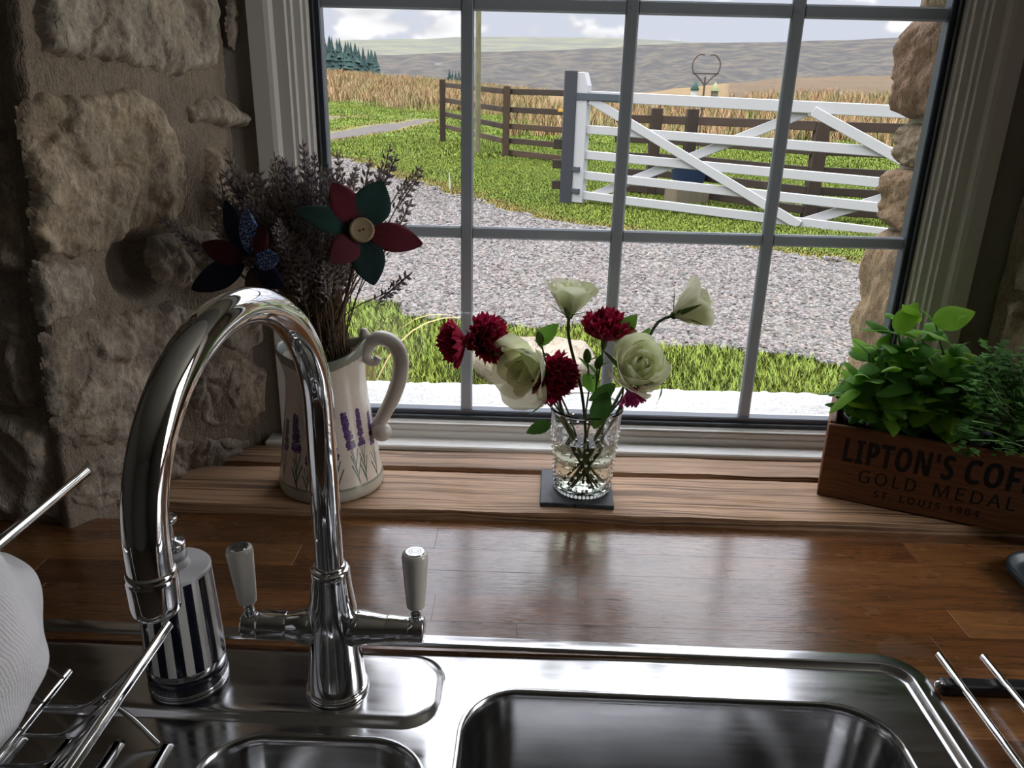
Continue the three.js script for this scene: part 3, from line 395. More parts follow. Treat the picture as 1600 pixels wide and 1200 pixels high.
// a bar from a to b with a rectangular section; width across the horizontal, height along the vertical
function bar(a, b, h, w, c = 0.004) { const d = b.clone().sub(a), L = d.length(), g = chamferBox(L, h, w, c, a.x * 3, a.z); const x = d.normalize(), y0 = Math.abs(x.y) > 0.95 ? V(0, 0, 1) : V(0, 1, 0), z = x.clone().cross(y0).normalize(), y = z.clone().cross(x); return g.applyMatrix4(new THREE.Matrix4().makeBasis(x, y, z).setPosition(a.clone().add(b).multiplyScalar(0.5))); }
const postGeo = (p, h, w) => bar(V(p.x, p.y - 0.15, p.z), V(p.x, p.y + h, p.z), w, w, 0.006);
const gA = onG(900, 318), gB = onG(1257, 356);
{
  const f1 = onG(692, 222), f2 = onG(790, 246), f4 = onG(884, 257), f3 = gA.clone().add(V(-0.115, 0, -0.03)); f3.y = G(f3.x, f3.z);
  const t = thing('rail_fence', 'weathered brown post and rail fence running back from the gate post', 'fence', V(0, 0, 0));
  part('post', postGeo(f1, 1.17, 0.11), fenceWood[0], t); part('post', postGeo(f2, 1.12, 0.115), fenceWood[1], t);
  part('post', postGeo(f4, 1.1, 0.11), fenceWood[2], t);
  for (const [h, k] of [[1.07, 0], [0.79, 0], [0.53, 2], [0.30, 1]]) { part('rail', bar(f1.clone().add(V(0.05, h, 0)), f2.clone().add(V(-0.05, h - 0.03, 0.02)), 0.085, 0.04), fenceWood[k], t); part('rail', bar(f2.clone().add(V(0.05, h - 0.03, -0.03)), f4.clone().add(V(0.05, h - 0.02, -0.02)), 0.088, 0.04), fenceWood[(k + 2) % 3], t); }
  part('kickboard', bar(f2.clone().add(V(0.05, 0.08, -0.03)), f4.clone().add(V(0.05, 0.08, -0.02)), 0.09, 0.03), fenceWood[1], t);
  for (const [h, hh] of [[0.60, 0.10], [0.40, 0.085], [0.19, 0.085]]) part('stub_rail', bar(f3.clone().add(V(-0.15, h, 0.02)), f3.clone().add(V(-0.06, h, 0.02)), hh, 0.045), fenceWood[2], t);
  part('strap', bar(f4.clone().add(V(-0.16, 0.80, 0.05)), f4.clone().add(V(0.03, 0.80, 0.06)), 0.04, 0.012), std({ color: lin(0.5, 0.27, 0.03), roughness: 0.7 }), t, 'yellow strap tied round the rails');
  const gp_ = thing('gate_post', 'square dark post that the white gate hangs from', 'post', f3); part('post', postGeo(V(0, 0, 0), 1.31, 0.125), std({ color: lin(0.028, 0.030, 0.036), roughness: 0.8 }), gp_);
  const iron = std({ color: lin(0.06, 0.07, 0.085), roughness: 0.5, metalness: 0.4 });
  // the white field gate, built along x from its hanging stile and turned into place
  const dir = gB.clone().sub(gA), yaw = Math.atan2(-dir.z, dir.x);
  const g = thing('field_gate', 'white painted five bar field gate with crossed braces', 'gate', V(gA.x, gA.y, gA.z)); g.rotation.set(0, yaw, 0);
  const tilt = (x, h) => h - 0.0275 * x, whiteGate = std({ color: lin(0.34, 0.34, 0.345), roughness: 0.6 });
  const stile = new THREE.Shape([[-0.075, 0.02], [0.085, 0.02], [0.085, 1.17], [0.045, 1.29], [-0.025, 1.29], [-0.075, 1.17]].map(([x, y]) => new THREE.Vector2(x, y)));
  part('hanging_stile', new THREE.ExtrudeGeometry(stile, { depth: 0.075, bevelEnabled: true, bevelSize: 0.006, bevelThickness: 0.006, bevelSegments: 1 }).translate(0, 0, -0.037), whiteGate, g);
  const LG = 4.52, mx = 2.27;
  for (const [h, hh] of [[1.075, 0.1], [0.755, 0.085], [0.505, 0.085], [0.30, 0.085], [0.095, 0.085]]) part('rail', bar(V(0.07, tilt(0.07, h), 0), V(LG, tilt(LG, h), 0), hh, 0.035, 0.005), whiteGate, g);
  part('shutting_stile', bar(V(LG, tilt(LG, 0.04), 0), V(LG, tilt(LG, 1.15), 0), 0.075, 0.09), whiteGate, g);
  const br = (x0, h0, x1, h1, z) => part('brace', bar(V(x0, tilt(x0, h0), z), V(x1, tilt(x1, h1), z), 0.085, 0.022), whiteGate, g);
  br(0.12, 1.045, mx + 0.06, 0.07, 0.032); br(0.12, 0.07, mx - 0.03, 1.04, -0.032); br(mx + 0.03, 1.045, LG - 0.1, 0.1, 0.032); br(mx + 0.02, 0.07, LG - 0.1, 1.03, -0.032);
  part('hinge_strap', bar(V(-0.1, 1.07, 0.03), V(0.56, 1.057, 0.03), 0.07, 0.05), iron, g, 'dark iron hinge strap'); part('hinge_pin', bar(V(-0.12, 0.36, 0.03), V(0.05, 0.355, 0.05), 0.05, 0.04), iron, g); part('hinge_pin', bar(V(-0.12, 0.14, 0.03), V(0.06, 0.135, 0.05), 0.05, 0.04), iron, g);
  // brown fence behind the gate
  const b = thing('rail_fence', 'dark brown post and rail fence seen through the white gate', 'fence', V(0, 0, 0));
  const PD = (u, D) => { const h = hor(u, 200), x = CAM.x + D * Math.sin(h.az), z = CAM.z - D * Math.cos(h.az); return V(x, 0.43, z); };
  const offs = [[1024, 9.2], [1080, 9.0], [1284, 8.0], [1500, 8.1]].map(([u, D]) => PD(u, D)), start = PD(955, 9.3);
  offs.forEach((p, i) => part('post', postGeo(p, i < 2 ? 0.98 : 0.9, 0.12), fenceWood[i % 2 ? 2 : 0], b));
  for (let i = 0; i < offs.length; i++) { const a = i ? offs[i - 1] : start, e = offs[i]; for (const h of [0.86, 0.64, 0.46, 0.28, 0.10]) part('rail', bar(a.clone().add(V(0.05, h, 0.02)), e.clone().add(V(-0.05, h, 0.02)), h > 0.8 ? 0.085 : 0.075, 0.04), fenceWood[h > 0.8 ? 0 : 2], b); }
}
{
  const p = onG(746, 241), t = thing('wooden_pole', 'tall lichen stained wooden pole standing by the rail fence', 'pole', p), tx = colorTex(128, 512, (u, v) => { const a = pn(u, v, 6, 30, 4, 81), k = 0.42 + 0.1 * a; return [k * 0.98, k * 0.95, k * 0.72]; });
  part('shaft', new THREE.CylinderGeometry(0.042, 0.05, 6.5, 14).translate(0, 3.1, 0), std({ map: tx, roughness: 0.95 }), t);
}
{
  const at = hor(1099, 150), D = 10.5, x = CAM.x + D * Math.sin(at.az), z = CAM.z - D * Math.cos(at.az), g0 = G(x, z), base = V(x, g0, z), t = thing('bird_feeder', 'black metal bird feeder pole with curved hooks and two hanging feeders', 'bird feeder', base);
  const rust = std({ color: lin(0.075, 0.05, 0.04), roughness: 0.8 }), top = CAM.y + D * hor(1099, 120).tan - g0;
  part('pole', tube([V(0, 0, 0), V(0, top, 0)], 0.012, 8), rust, t);
  for (const s of [-1, 1]) part('hook', tube([V(0, top - 0.1, 0), V(0.07 * s, top - 0.02, 0), V(0.155 * s, top + 0.06, 0), V(0.165 * s, top + 0.17, 0), V(0.10 * s, top + 0.25, 0), V(0.03 * s, top + 0.25, 0)], 0.009, 7, 20), rust, t);
  part('crossbar', tube([V(-0.16, top + 0.04, 0), V(0.16, top + 0.04, 0)], 0.009, 7), rust, t);
  const f = (dx, dy, cap, bodyC) => { const b = part('feeder_tube', lathe([[0, 0], [0.045, 0], [0.045, 0.17], [0, 0.17]], 16).translate(dx, top - dy, 0), std({ color: lin(...bodyC), roughness: 0.5 }), t); part('feeder_cap', lathe([[0, 0.27], [0.006, 0.27], [0.06, 0.165], [0, 0.165]], 16).translate(dx, top - dy, 0), std({ color: lin(...cap), roughness: 0.6 }), b); };
  f(-0.115, 0.32, [0.02, 0.07, 0.05], [0.42, 0.42, 0.38]); f(0.135, 0.33, [0.3, 0.32, 0.16], [0.10, 0.09, 0.05]);
}
{
  const c = onG(1079, 322), yaw = 0.4, s = thing('stone_block', 'squared grey stone block behind the gate', 'stone', V(c.x, G(c.x, c.z), c.z - 0.25)); s.rotation.y = yaw; part('block', new RoundedBoxGeometry(0.42, 0.19, 0.26, 3, 0.025).translate(0, 0.085, 0), std({ color: lin(0.42, 0.40, 0.34), map: scaled(stoneTex, 0.4), bumpMap: scaled(stoneBump, 0.28), bumpScale: 0.003, roughness: 0.95 }), s);
  const b = thing('bucket', 'dark blue plastic tub standing on the stone block', 'tub', V(s.position.x, s.position.y + 0.18, s.position.z)), blue = std({ color: lin(0.012, 0.028, 0.075), roughness: 0.5, side: THREE.DoubleSide });
  part('body', lathe([[0, 0], [0.15, 0], [0.155, 0.01], [0.2, 0.22], [0.21, 0.225], [0.205, 0.24], [0.192, 0.22], [0.145, 0.015], [0, 0.012]], 28), blue, b); part('rim', new THREE.TorusGeometry(0.203, 0.012, 8, 32).rotateX(Math.PI / 2).translate(0, 0.232, 0), blue, b);
  const m = onG(703, 296), k = thing('marker_cane', 'short white marker stake in the lawn edge', 'stake', m); part('stake', tube([V(0, -0.05, 0), V(-0.006, 0.2, 0)], (t) => 0.014 * (1 - 0.6 * t), 7), std({ color: lin(0.42, 0.42, 0.40), roughness: 0.7 }), k);
  const w = onG(835, 583), bowl = thing('stone_bowl', 'old round stone trough with a shallow grey basin outside the window', 'stone trough', V(w.x, 0.42, w.z + 0.1));
  const g = lathe([[0, 0], [0.17, 0], [0.21, 0.03], [0.225, 0.09], [0.225, 0.12], [0.212, 0.135], [0.19, 0.132], [0.165, 0.112], [0.1, 0.102], [0, 0.10]], 48), p = g.attributes.position; for (let i = 0; i < p.count; i++) { const x = p.getX(i), y = p.getY(i), z = p.getZ(i), n = 1 + 0.07 * n3(x * 4, y * 4, z * 4); p.setXYZ(i, x * n, y + 0.012 * n3(x * 7, 3, z * 7), z * n); } g.computeVertexNormals(); part('basin', g, std({ color: lin(0.62, 0.6, 0.58), map: scaled(stoneTex, 0.5), bumpMap: scaled(stoneBump, 0.3), bumpScale: 0.006, roughness: 0.95 }), bowl);
  // fading daffodil leaves and one yellow flower below the window
  const leaf = std({ color: lin(0.34, 0.24, 0.09), roughness: 0.8, side: THREE.DoubleSide }), d = thing('daffodil_clump', 'withered tan daffodil leaves arching up outside behind the jug', 'plant', V(-0.56, 0.42, -0.75));
  const blade = (a, h, lean, drop) => { const pos = [], idx = [], N = 12; for (let i = 0; i <= N; i++) { const t = i / N, r = lean * t * t, y = h * Math.sin(t * drop) / Math.sin(Math.min(drop, Math.PI / 2)), w = 0.008 * Math.sin(Math.PI * (0.12 + 0.86 * t)); pos.push(Math.cos(a) * r - Math.sin(a) * w, y, Math.sin(a) * r + Math.cos(a) * w, Math.cos(a) * r + Math.sin(a) * w, y, Math.sin(a) * r - Math.cos(a) * w); } for (let i = 0; i < N; i++) idx.push(2 * i, 2 * i + 1, 2 * i + 2, 2 * i + 2, 2 * i + 1, 2 * i + 3); const g = new THREE.BufferGeometry(); g.setAttribute('position', new THREE.Float32BufferAttribute(pos, 3)); g.setIndex(idx); g.computeVertexNormals(); return g; };
  for (const [a, h, l, dr] of [[0.1, 0.50, 0.28, 1.75], [0.35, 0.52, 0.2, 1.5], [-0.25, 0.47, 0.33, 1.8], [0.7, 0.5, 0.14, 1.4], [2.6, 0.44, 0.25, 1.9], [1.9, 0.48, 0.16, 1.6]]) part('leaf', blade(a, h, l, dr), leaf, d);
  const y = onG(962, 556), f = thing('yellow_flower', 'small yellow flower in the grass outside', 'flower', y); part('stem', tube([V(0, 0, 0), V(0.005, 0.1, 0)], 0.003, 5), std({ color: lin(0.06, 0.14, 0.02) }), f); part('bloom', new THREE.SphereGeometry(0.02, 10, 8).scale(1, 0.7, 1).translate(0.005, 0.11, 0), std({ color: lin(0.6, 0.42, 0.01), roughness: 0.7 }), f);
}

// ---------------------------------------------------------------- worktop and sill boards
const oakTex = colorTex(1024, 512, (u, v) => {
  const w = 0.12 * pn(u, v, 2, 5, 3, 101), g = pn(u, v + w, 3, 70, 4, 103), f = pn(u, v, 14, 240, 2, 105), band = pn(u, v + w, 1.5, 16, 3, 107), pore = sstep(0.42, 0.75, pn(u, v, 22, 200, 2, 109));
  const k = 0.56 + 0.10 * g + 0.07 * f + 0.09 * band - 0.16 * pore; return [k, k * 0.72, k * 0.47];
});
const oakRough = dataTex(512, 512, (u, v) => 0.34 + 0.16 * pn(u, v, 6, 12, 4, 111) + 0.10 * pn(u, v, 10, 120, 2, 113) + 0.25 * sstep(0.25, 0.6, pn(u, v, 5, 7, 4, 117)));
const oakBump = dataTex(1024, 512, (u, v) => 0.5 + 0.3 * pn(u, v, 14, 200, 3, 105) + 0.2 * pn(u, v, 5, 9, 3, 119));
const oakMats = [[0.60, 0.50, 0.42], [0.72, 0.62, 0.52], [0.50, 0.40, 0.33], [0.84, 0.74, 0.60], [0.64, 0.48, 0.36]].map((c) => phys({ color: lin(...c), map: scaled(oakTex, 0.9, 0.32), roughness: 0.62, roughnessMap: scaled(oakRough, 0.55), bumpMap: scaled(oakBump, 0.7, 0.35), bumpScale: 0.0011, clearcoat: 1, clearcoatRoughness: 0.2, specularIntensity: 1 }));
{
  const t = thing('worktop', 'oiled oak worktop of long narrow staves, glossy and worn behind the sink', 'worktop', V(0, T, 0)), q = rng(777), th = 0.038;
  const strip = (z0, z1, x0, x1) => { let x = x0, first = true; while (x < x1 - 0.01) { let L = rr(0.28, 0.75, q); if (first) { L *= rr(0.3, 1, q); first = false; } if (x1 - x - L < 0.15) L = x1 - x; const k = Math.floor(q() * 5), g = chamferBox(L - 0.0001, th, z1 - z0 - 0.0001, 0.00015, q() * 3, q() * 3); part('stave', g.translate(x + L / 2, -th / 2 - 0.0004 * q(), (z0 + z1) / 2), oakMats[k], t); x += L; } };
  const w = 0.047, zb = 0.2135;
  for (let i = 0; i < 6; i++) { const z0 = zb + i * w, z1 = z0 + w; if (z1 < 0.30) strip(z0, z1, -0.60 - i * 0.055, 0.66 + i * 0.05); else strip(z0, z1, -1.5, 1.44); }
  for (let i = 6; i < 16; i++) strip(zb + i * w, zb + (i + 1) * w, 0.258, 1.44);
  for (let i = 6; i < 16; i++) strip(zb + i * w, zb + (i + 1) * w, -1.5, -0.728);
  strip(0.9655, 0.9655 + 0.05, -0.728, 0.258);
  const u = thing('base_cabinet', 'dark kitchen base cabinets carrying the worktop', 'cabinet', V(0, 0, 0)), m = std({ color: lin(0.2, 0.2, 0.19), roughness: 0.5 });
  part('front', boxAt(-1.5, 0.1, 0.955, 1.44, T - th - 0.002, 0.975), m, u); part('plinth', boxAt(-1.5, 0, 0.9, 1.44, 0.1, 0.92), m, u); part('side', boxAt(-1.52, 0, 0.3, -1.5, T - th - 0.002, 0.975), m, u);
}
{
  const pineTex = colorTex(2048, 512, (u, v) => {
    const w = 0.016 * pn(u, v, 2, 3, 3, 131) + 0.004 * pn(u, v, 9, 14, 2, 132), g = pn(u, v + w, 2.5, 110, 2, 133), f = pn(u, v + w, 12, 190, 2, 135), late = sstep(0.05, 0.45, g), wear = sstep(0.1, 0.5, pn(u, v, 5, 8, 4, 137)), stain = sstep(0.35, 0.6, pn(u, v, 7, 12, 4, 139));
    let k = 0.70 + 0.06 * f + 0.06 * wear; k *= 1 - 0.38 * late; return [k * (1 - 0.05 * stain), k * (0.83 - 0.05 * late - 0.06 * stain), k * (0.68 - 0.08 * late - 0.1 * stain)];
  });
  const pineBump = dataTex(1024, 512, (u, v) => { const w = 0.016 * pn(u, v, 2, 3, 3, 131) + 0.004 * pn(u, v, 9, 14, 2, 132); return 0.5 + 0.3 * pn(u, v + w, 2.5, 110, 2, 133) + 0.18 * pn(u, v, 12, 190, 2, 135); });
  const mats = [[0.90, 0.86, 0.82], [1.0, 0.93, 0.84]].map((c) => std({ color: lin(...c), map: scaled(pineTex, 1.5, 0.42), bumpMap: scaled(pineBump, 1.5, 0.42), bumpScale: 0.0025, roughness: 0.62 }));
  const t = thing('sill_boards', 'rough sawn pine sill boards with an open gap between them below the window', 'windowsill', V(0, S, 0));
  const plank = (x0, x1, z0, z1, mat, uo, vo, seed) => { const th = 0.026, nx = 160, nz = 8, g = new THREE.BoxGeometry(x1 - x0, th, z1 - z0, nx, 1, nz), p = g.attributes.position, u = g.attributes.uv, n = g.attributes.normal; for (let i = 0; i < p.count; i++) { const x = p.getX(i), y = p.getY(i), z = p.getZ(i), e = Math.abs(z) > (z1 - z0) / 2 - 1e-4; const zz = z + (e ? 0.0006 * n2(x * 14 + seed, z * 3) + 0.0005 * n2(x * 70, seed) : 0), yy = y + (y > 0 ? 0.0011 * n2(x * 5 + seed, z * 12) - (e ? 0.0012 : 0) : 0); p.setXYZ(i, x, yy, zz); if (Math.abs(n.getY(i)) > 0.5) u.setXY(i, x + uo, z + vo); else u.setXY(i, x + uo, y + z + vo + 0.1); } g.computeVertexNormals(); return part('plank', g.translate((x0 + x1) / 2, -th / 2, (z0 + z1) / 2), mat, t); };
  plank(-0.60, 0.60, 0.055, 0.112, mats[0], 0.2, 0.03, 3); plank(-0.665, 0.665, 0.1275, 0.2385, mats[1], 1.3, 0.21, 8);
  for (const x of [-0.5, 0, 0.5]) part('batten', boxAt(x - 0.03, -0.029, 0.06, x + 0.03, -0.0262, 0.22), mats[0], t);
}

// ---------------------------------------------------------------- sink
const steel = std({ color: lin(0.56, 0.56, 0.565), metalness: 1, roughness: 0.30, roughnessMap: dataTex(512, 512, (u, v) => 0.62 + 0.25 * pn(u, v, 6, 160, 3, 141) + 0.15 * pn(u, v, 5, 6, 3, 143)) });
const chrome = std({ color: lin(0.80, 0.81, 0.83), metalness: 1, roughness: 0.035 });
const satin = std({ color: lin(0.72, 0.73, 0.75), metalness: 1, roughness: 0.16 });
function rring(x0, x1, z0, z1, r, y, n = 10) { const pts = []; for (const [cx, cz, a] of [[x1 - r, z0 + r, -90], [x1 - r, z1 - r, 0], [x0 + r, z1 - r, 90], [x0 + r, z0 + r, 180]]) for (let i = 0; i <= n; i++) { const t = (a + 90 * i / n) * Math.PI / 180; pts.push([cx + r * Math.cos(t), y, cz + r * Math.sin(t)]); } return pts; }
function loft(rings, close = false) { const n = rings[0].length, pos = [], uv = [], idx = []; rings.forEach((r, j) => { r.forEach((p) => { pos.push(...p); uv.push(p[0], p[2] + p[1]); }); }); for (let j = 0; j < rings.length - 1; j++) for (let i = 0; i < n; i++) { const a = j * n + i, b = j * n + (i + 1) % n, c = a + n, d = b + n; idx.push(a, c, b, b, c, d); } if (close) { const r = rings[rings.length - 1], c = pos.length / 3, s = r.reduce((m, p) => [m[0] + p[0] / n, m[1] + p[1] / n, m[2] + p[2] / n], [0, 0, 0]); pos.push(...s); uv.push(s[0], s[2]); const o = (rings.length - 1) * n; for (let i = 0; i < n; i++) idx.push(o + i, c, o + (i + 1) % n); } const g = new THREE.BufferGeometry(); g.setAttribute('position', new THREE.Float32BufferAttribute(pos, 3)); g.setAttribute('uv', new THREE.Float32BufferAttribute(uv, 2)); g.setIndex(idx); g.computeVertexNormals(); return g; }
{
  const t = thing('kitchen_sink', 'stainless steel inset sink with a main bowl, a half bowl and a drainer', 'sink', V(-0.2, T, 0.474)); t.rotation.y = -0.017;
  const X = (x) => x + 0.2, Z = (z) => z - 0.474, R = (x0, x1, z0, z1, r, y) => rring(X(x0), X(x1), Z(z0), Z(z1), Math.max(0.003, r), y), grow = (a, d) => [a[0] - d, a[1] + d, a[2] - d, a[3] + d, a[4] + d];
  const out = [-0.732, 0.268, 0.474, 0.985, 0.040], main = [-0.174, 0.207, 0.545, 0.935, 0.05], half = [-0.387, -0.207, 0.612, 0.90, 0.045], ledge = [-0.698, -0.205, 0.5060, 0.590, 0.028];
  const rim = (a, list) => loft(list.map(([d, y]) => R(...grow(a, d), y)));
  part('flange', rim(out, [[0, 0.0002], [0, 0.0015], [-0.0015, 0.0026], [-0.0135, 0.0026], [-0.0155, 0.0018], [-0.0185, -0.0030], [-0.021, -0.0040], [-0.0235, -0.0040]]), steel, t);
  const hole = (a, d) => { const p = new THREE.Path(); p.setFromPoints(R(...grow(a, d), 0).map(([x, , z]) => new THREE.Vector2(x, -z))); return p; };
  const sh = new THREE.Shape(R(...grow(out, -0.0233), 0).map(([x, , z]) => new THREE.Vector2(x, -z))); sh.holes.push(hole(main, 0.0065), hole(half, 0.0065), hole(ledge, 0.0065));
  part('deck', new THREE.ShapeGeometry(sh).rotateX(-Math.PI / 2).translate(0, -0.0040, 0), steel, t);
  part('tap_ledge', loft([[0.007, -0.0041], [0.0045, -0.0036], [0.001, -0.0008], [-0.002, 0.0006], [-0.006, 0.0010], [-0.012, 0.0010]].map(([d, y]) => R(...grow(ledge, d), y)), true), steel, t);
  const bowl = (a, depth, name, fall) => part(name, loft([[0.007, -0.0040], [0.005, -0.0034], [0.003, -0.0040], [0.0008, -0.0075], [0, -0.013], [-0.003, -0.04], [-0.008, -depth + 0.05], [-0.012, -depth + 0.028], [-0.021, -depth + 0.010], [-0.034, -depth + 0.002], [-0.044, -depth], [-0.06, -depth - 0.001]].map(([d, y]) => R(...grow(a, d).map((v, i) => i === 4 ? Math.max(0.012, v) : v), y)), true), steel, t);
  bowl(main, 0.17, 'main_bowl'); const hb = bowl(half, 0.125, 'half_bowl');
  // waste of the half bowl: ring and a strainer with slots
  const wx = X(-0.293), wz = Z(0.705), wy = -0.1255;
  part('waste_ring', lathe([[0.026, 0.0], [0.03, 0.002], [0.036, 0.0025], [0.040, 0.001], [0.040, -0.001]], 40).translate(wx, wy, wz), chrome, hb);
  const st = new THREE.Shape(); st.absarc(0, 0, 0.026, 0, 6.2832); for (let k = 0; k < 5; k++) { const a = k * 1.2566, p = new THREE.Path(); p.absarc(Math.cos(a) * 0.0155, Math.sin(a) * 0.0155, 0.006, 0, 6.2832); st.holes.push(p); }
  part('strainer', new THREE.ExtrudeGeometry(st, { depth: 0.0015, bevelEnabled: false, curveSegments: 18 }).rotateX(-Math.PI / 2).translate(wx, wy - 0.001, wz), satin, hb); part('waste_pipe', new THREE.CylinderGeometry(0.027, 0.027, 0.03, 24, 1, true).translate(wx, wy - 0.02, wz), std({ color: lin(0.02, 0.02, 0.02), roughness: 0.7, side: THREE.DoubleSide }), hb);
  for (let k = 0; k < 7; k++) { const x = -0.425 - k * 0.042; part('drainer_rib', loft([[0.0005, -0.0041], [-0.001, -0.002], [-0.003, -0.0008], [-0.0045, -0.0006]].map(([d, y]) => R(...grow([x - 0.0055, x + 0.0055, 0.622, 0.95, 0.0054], d).map((v, i) => i === 4 ? Math.max(0.0006, v) : v), y)), true), steel, t); }
}

// ---------------------------------------------------------------- tap
{
  const t = thing('mixer_tap', 'chrome swan neck mixer tap with two white ceramic levers', 'tap', V(-0.298, T + 0.001, 0.552));
  const ceramic = phys({ color: lin(0.72, 0.69, 0.62), roughness: 0.22, clearcoat: 0.5, clearcoatRoughness: 0.05 });
  part('base_ring', lathe([[0, 0], [0.0285, 0], [0.0290, 0.0015], [0.0285, 0.004], [0.0265, 0.006], [0.0, 0.006]], 56), chrome, t);
  part('body', lathe([[0.0, 0.005], [0.0262, 0.005], [0.0262, 0.009], [0.0255, 0.020], [0.0242, 0.034], [0.0232, 0.046], [0.0226, 0.060], [0.0222, 0.075], [0.0212, 0.088], [0.0200, 0.098], [0.0186, 0.108], [0.0176, 0.120], [0.0172, 0.124], [0.0172, 0.1285], [0.0158, 0.1305], [0.0128, 0.1305], [0, 0.1305]], 64), chrome, t);
  // swan neck, swung towards the room over the half bowl
  const ex = -0.040, ez = 0.212, reach = Math.hypot(ex, ez), R = reach / 2, yc = 0.279, dx = ex / reach, dz = ez / reach, pts = [];
  for (let y = 0.125; y < yc; y += 0.02) pts.push(V(0, y, 0));
  for (let k = 0; k <= 28; k++) { const a = Math.PI * k / 28, r = R * (1 - Math.cos(a)); pts.push(V(dx * r, yc + R * 1.02 * Math.sin(a), dz * r)); }
  pts.push(V(ex, yc - 0.012, ez));
  part('spout', tube(pts, 0.0121, 40, 140), chrome, t);
  part('nozzle', lathe([[0, 0], [0.0095, 0], [0.0118, 0.0012], [0.0132, 0.004], [0.0136, 0.008], [0.0138, 0.023], [0.0132, 0.024], [0.0130, 0.0252], [0.0134, 0.0262], [0.0134, 0.028], [0.0121, 0.0295], [0, 0.0295]], 48).translate(ex, yc - 0.040, ez), chrome, t);
  part('neck_ring', lathe([[0.0122, 0], [0.0142, 0.0008], [0.0146, 0.003], [0.0138, 0.005], [0.0122, 0.0056]], 48).translate(0, 0.129, 0), chrome, t);
  for (const s of [-1, 1]) {
    const hy = 0.068, prof = s < 0 ? [[0.0, 0.0], [0.0185, 0.0], [0.0165, 0.018], [0.0145, 0.026], [0.0128, 0.032], [0.0128, 0.034], [0.0136, 0.035], [0.0136, 0.058], [0.0128, 0.0595], [0, 0.0595]] : [[0.0, 0.0], [0.0185, 0.0], [0.0160, 0.018], [0.0138, 0.030], [0.0124, 0.040], [0.0122, 0.0405], [0.0128, 0.0415], [0.0112, 0.0600], [0.0105, 0.061], [0, 0.061]];
    const arm = part('side_arm', lathe(prof, 40).rotateZ(-s * Math.PI / 2).translate(s * 0.008, hy, 0.0), chrome, t);
    const hub = part('lever_hub', lathe([[0, 0], [0.0105, 0], [0.0120, 0.0012], [0.0122, 0.0130], [0.0110, 0.0145], [0, 0.0145]], 32).rotateZ(-s * Math.PI / 2).translate(s * 0.0675, hy, 0), chrome, t);
    const lever = new THREE.Group(); lever.name = 'lever'; lever.position.set(s * 0.0745, hy + 0.006, 0); lever.rotation.set(-0.05, 0, s < 0 ? 0.07 : 0.0); t.add(lever);
    part('stem', lathe([[0, 0], [0.0062, 0], [0.0048, 0.007], [0.0045, 0.013], [0.0062, 0.0175], [0, 0.0175]], 24), chrome, lever);
    part('ceramic_grip', lathe([[0, 0.017], [0.0068, 0.017], [0.0080, 0.0185], [0.0098, 0.040], [0.0112, 0.060], [0.0117, 0.068], [0.0108, 0.0715], [0.0088, 0.0722], [0.0, 0.0720]], 36), ceramic, lever, 'white ceramic grip');
    const cv = document.createElement('canvas'); cv.width = cv.height = 128; const c = cv.getContext('2d'); c.fillStyle = '#c9cbd0'; c.fillRect(0, 0, 128, 128); c.strokeStyle = '#55585f'; c.lineWidth = 5; c.beginPath(); c.arc(64, 64, 40, 0.4, 5.6); c.stroke(); c.beginPath(); c.arc(64, 64, 22, 3.6, 8.6); c.stroke();
    const tx = new THREE.CanvasTexture(cv); tx.colorSpace = THREE.SRGBColorSpace;
    part('cap', new THREE.CylinderGeometry(0.0082, 0.0086, 0.0012, 28).translate(0, 0.0726, 0), std({ map: tx, metalness: 0.9, roughness: 0.15 }), lever, 'small engraved chrome disc');
  }
}

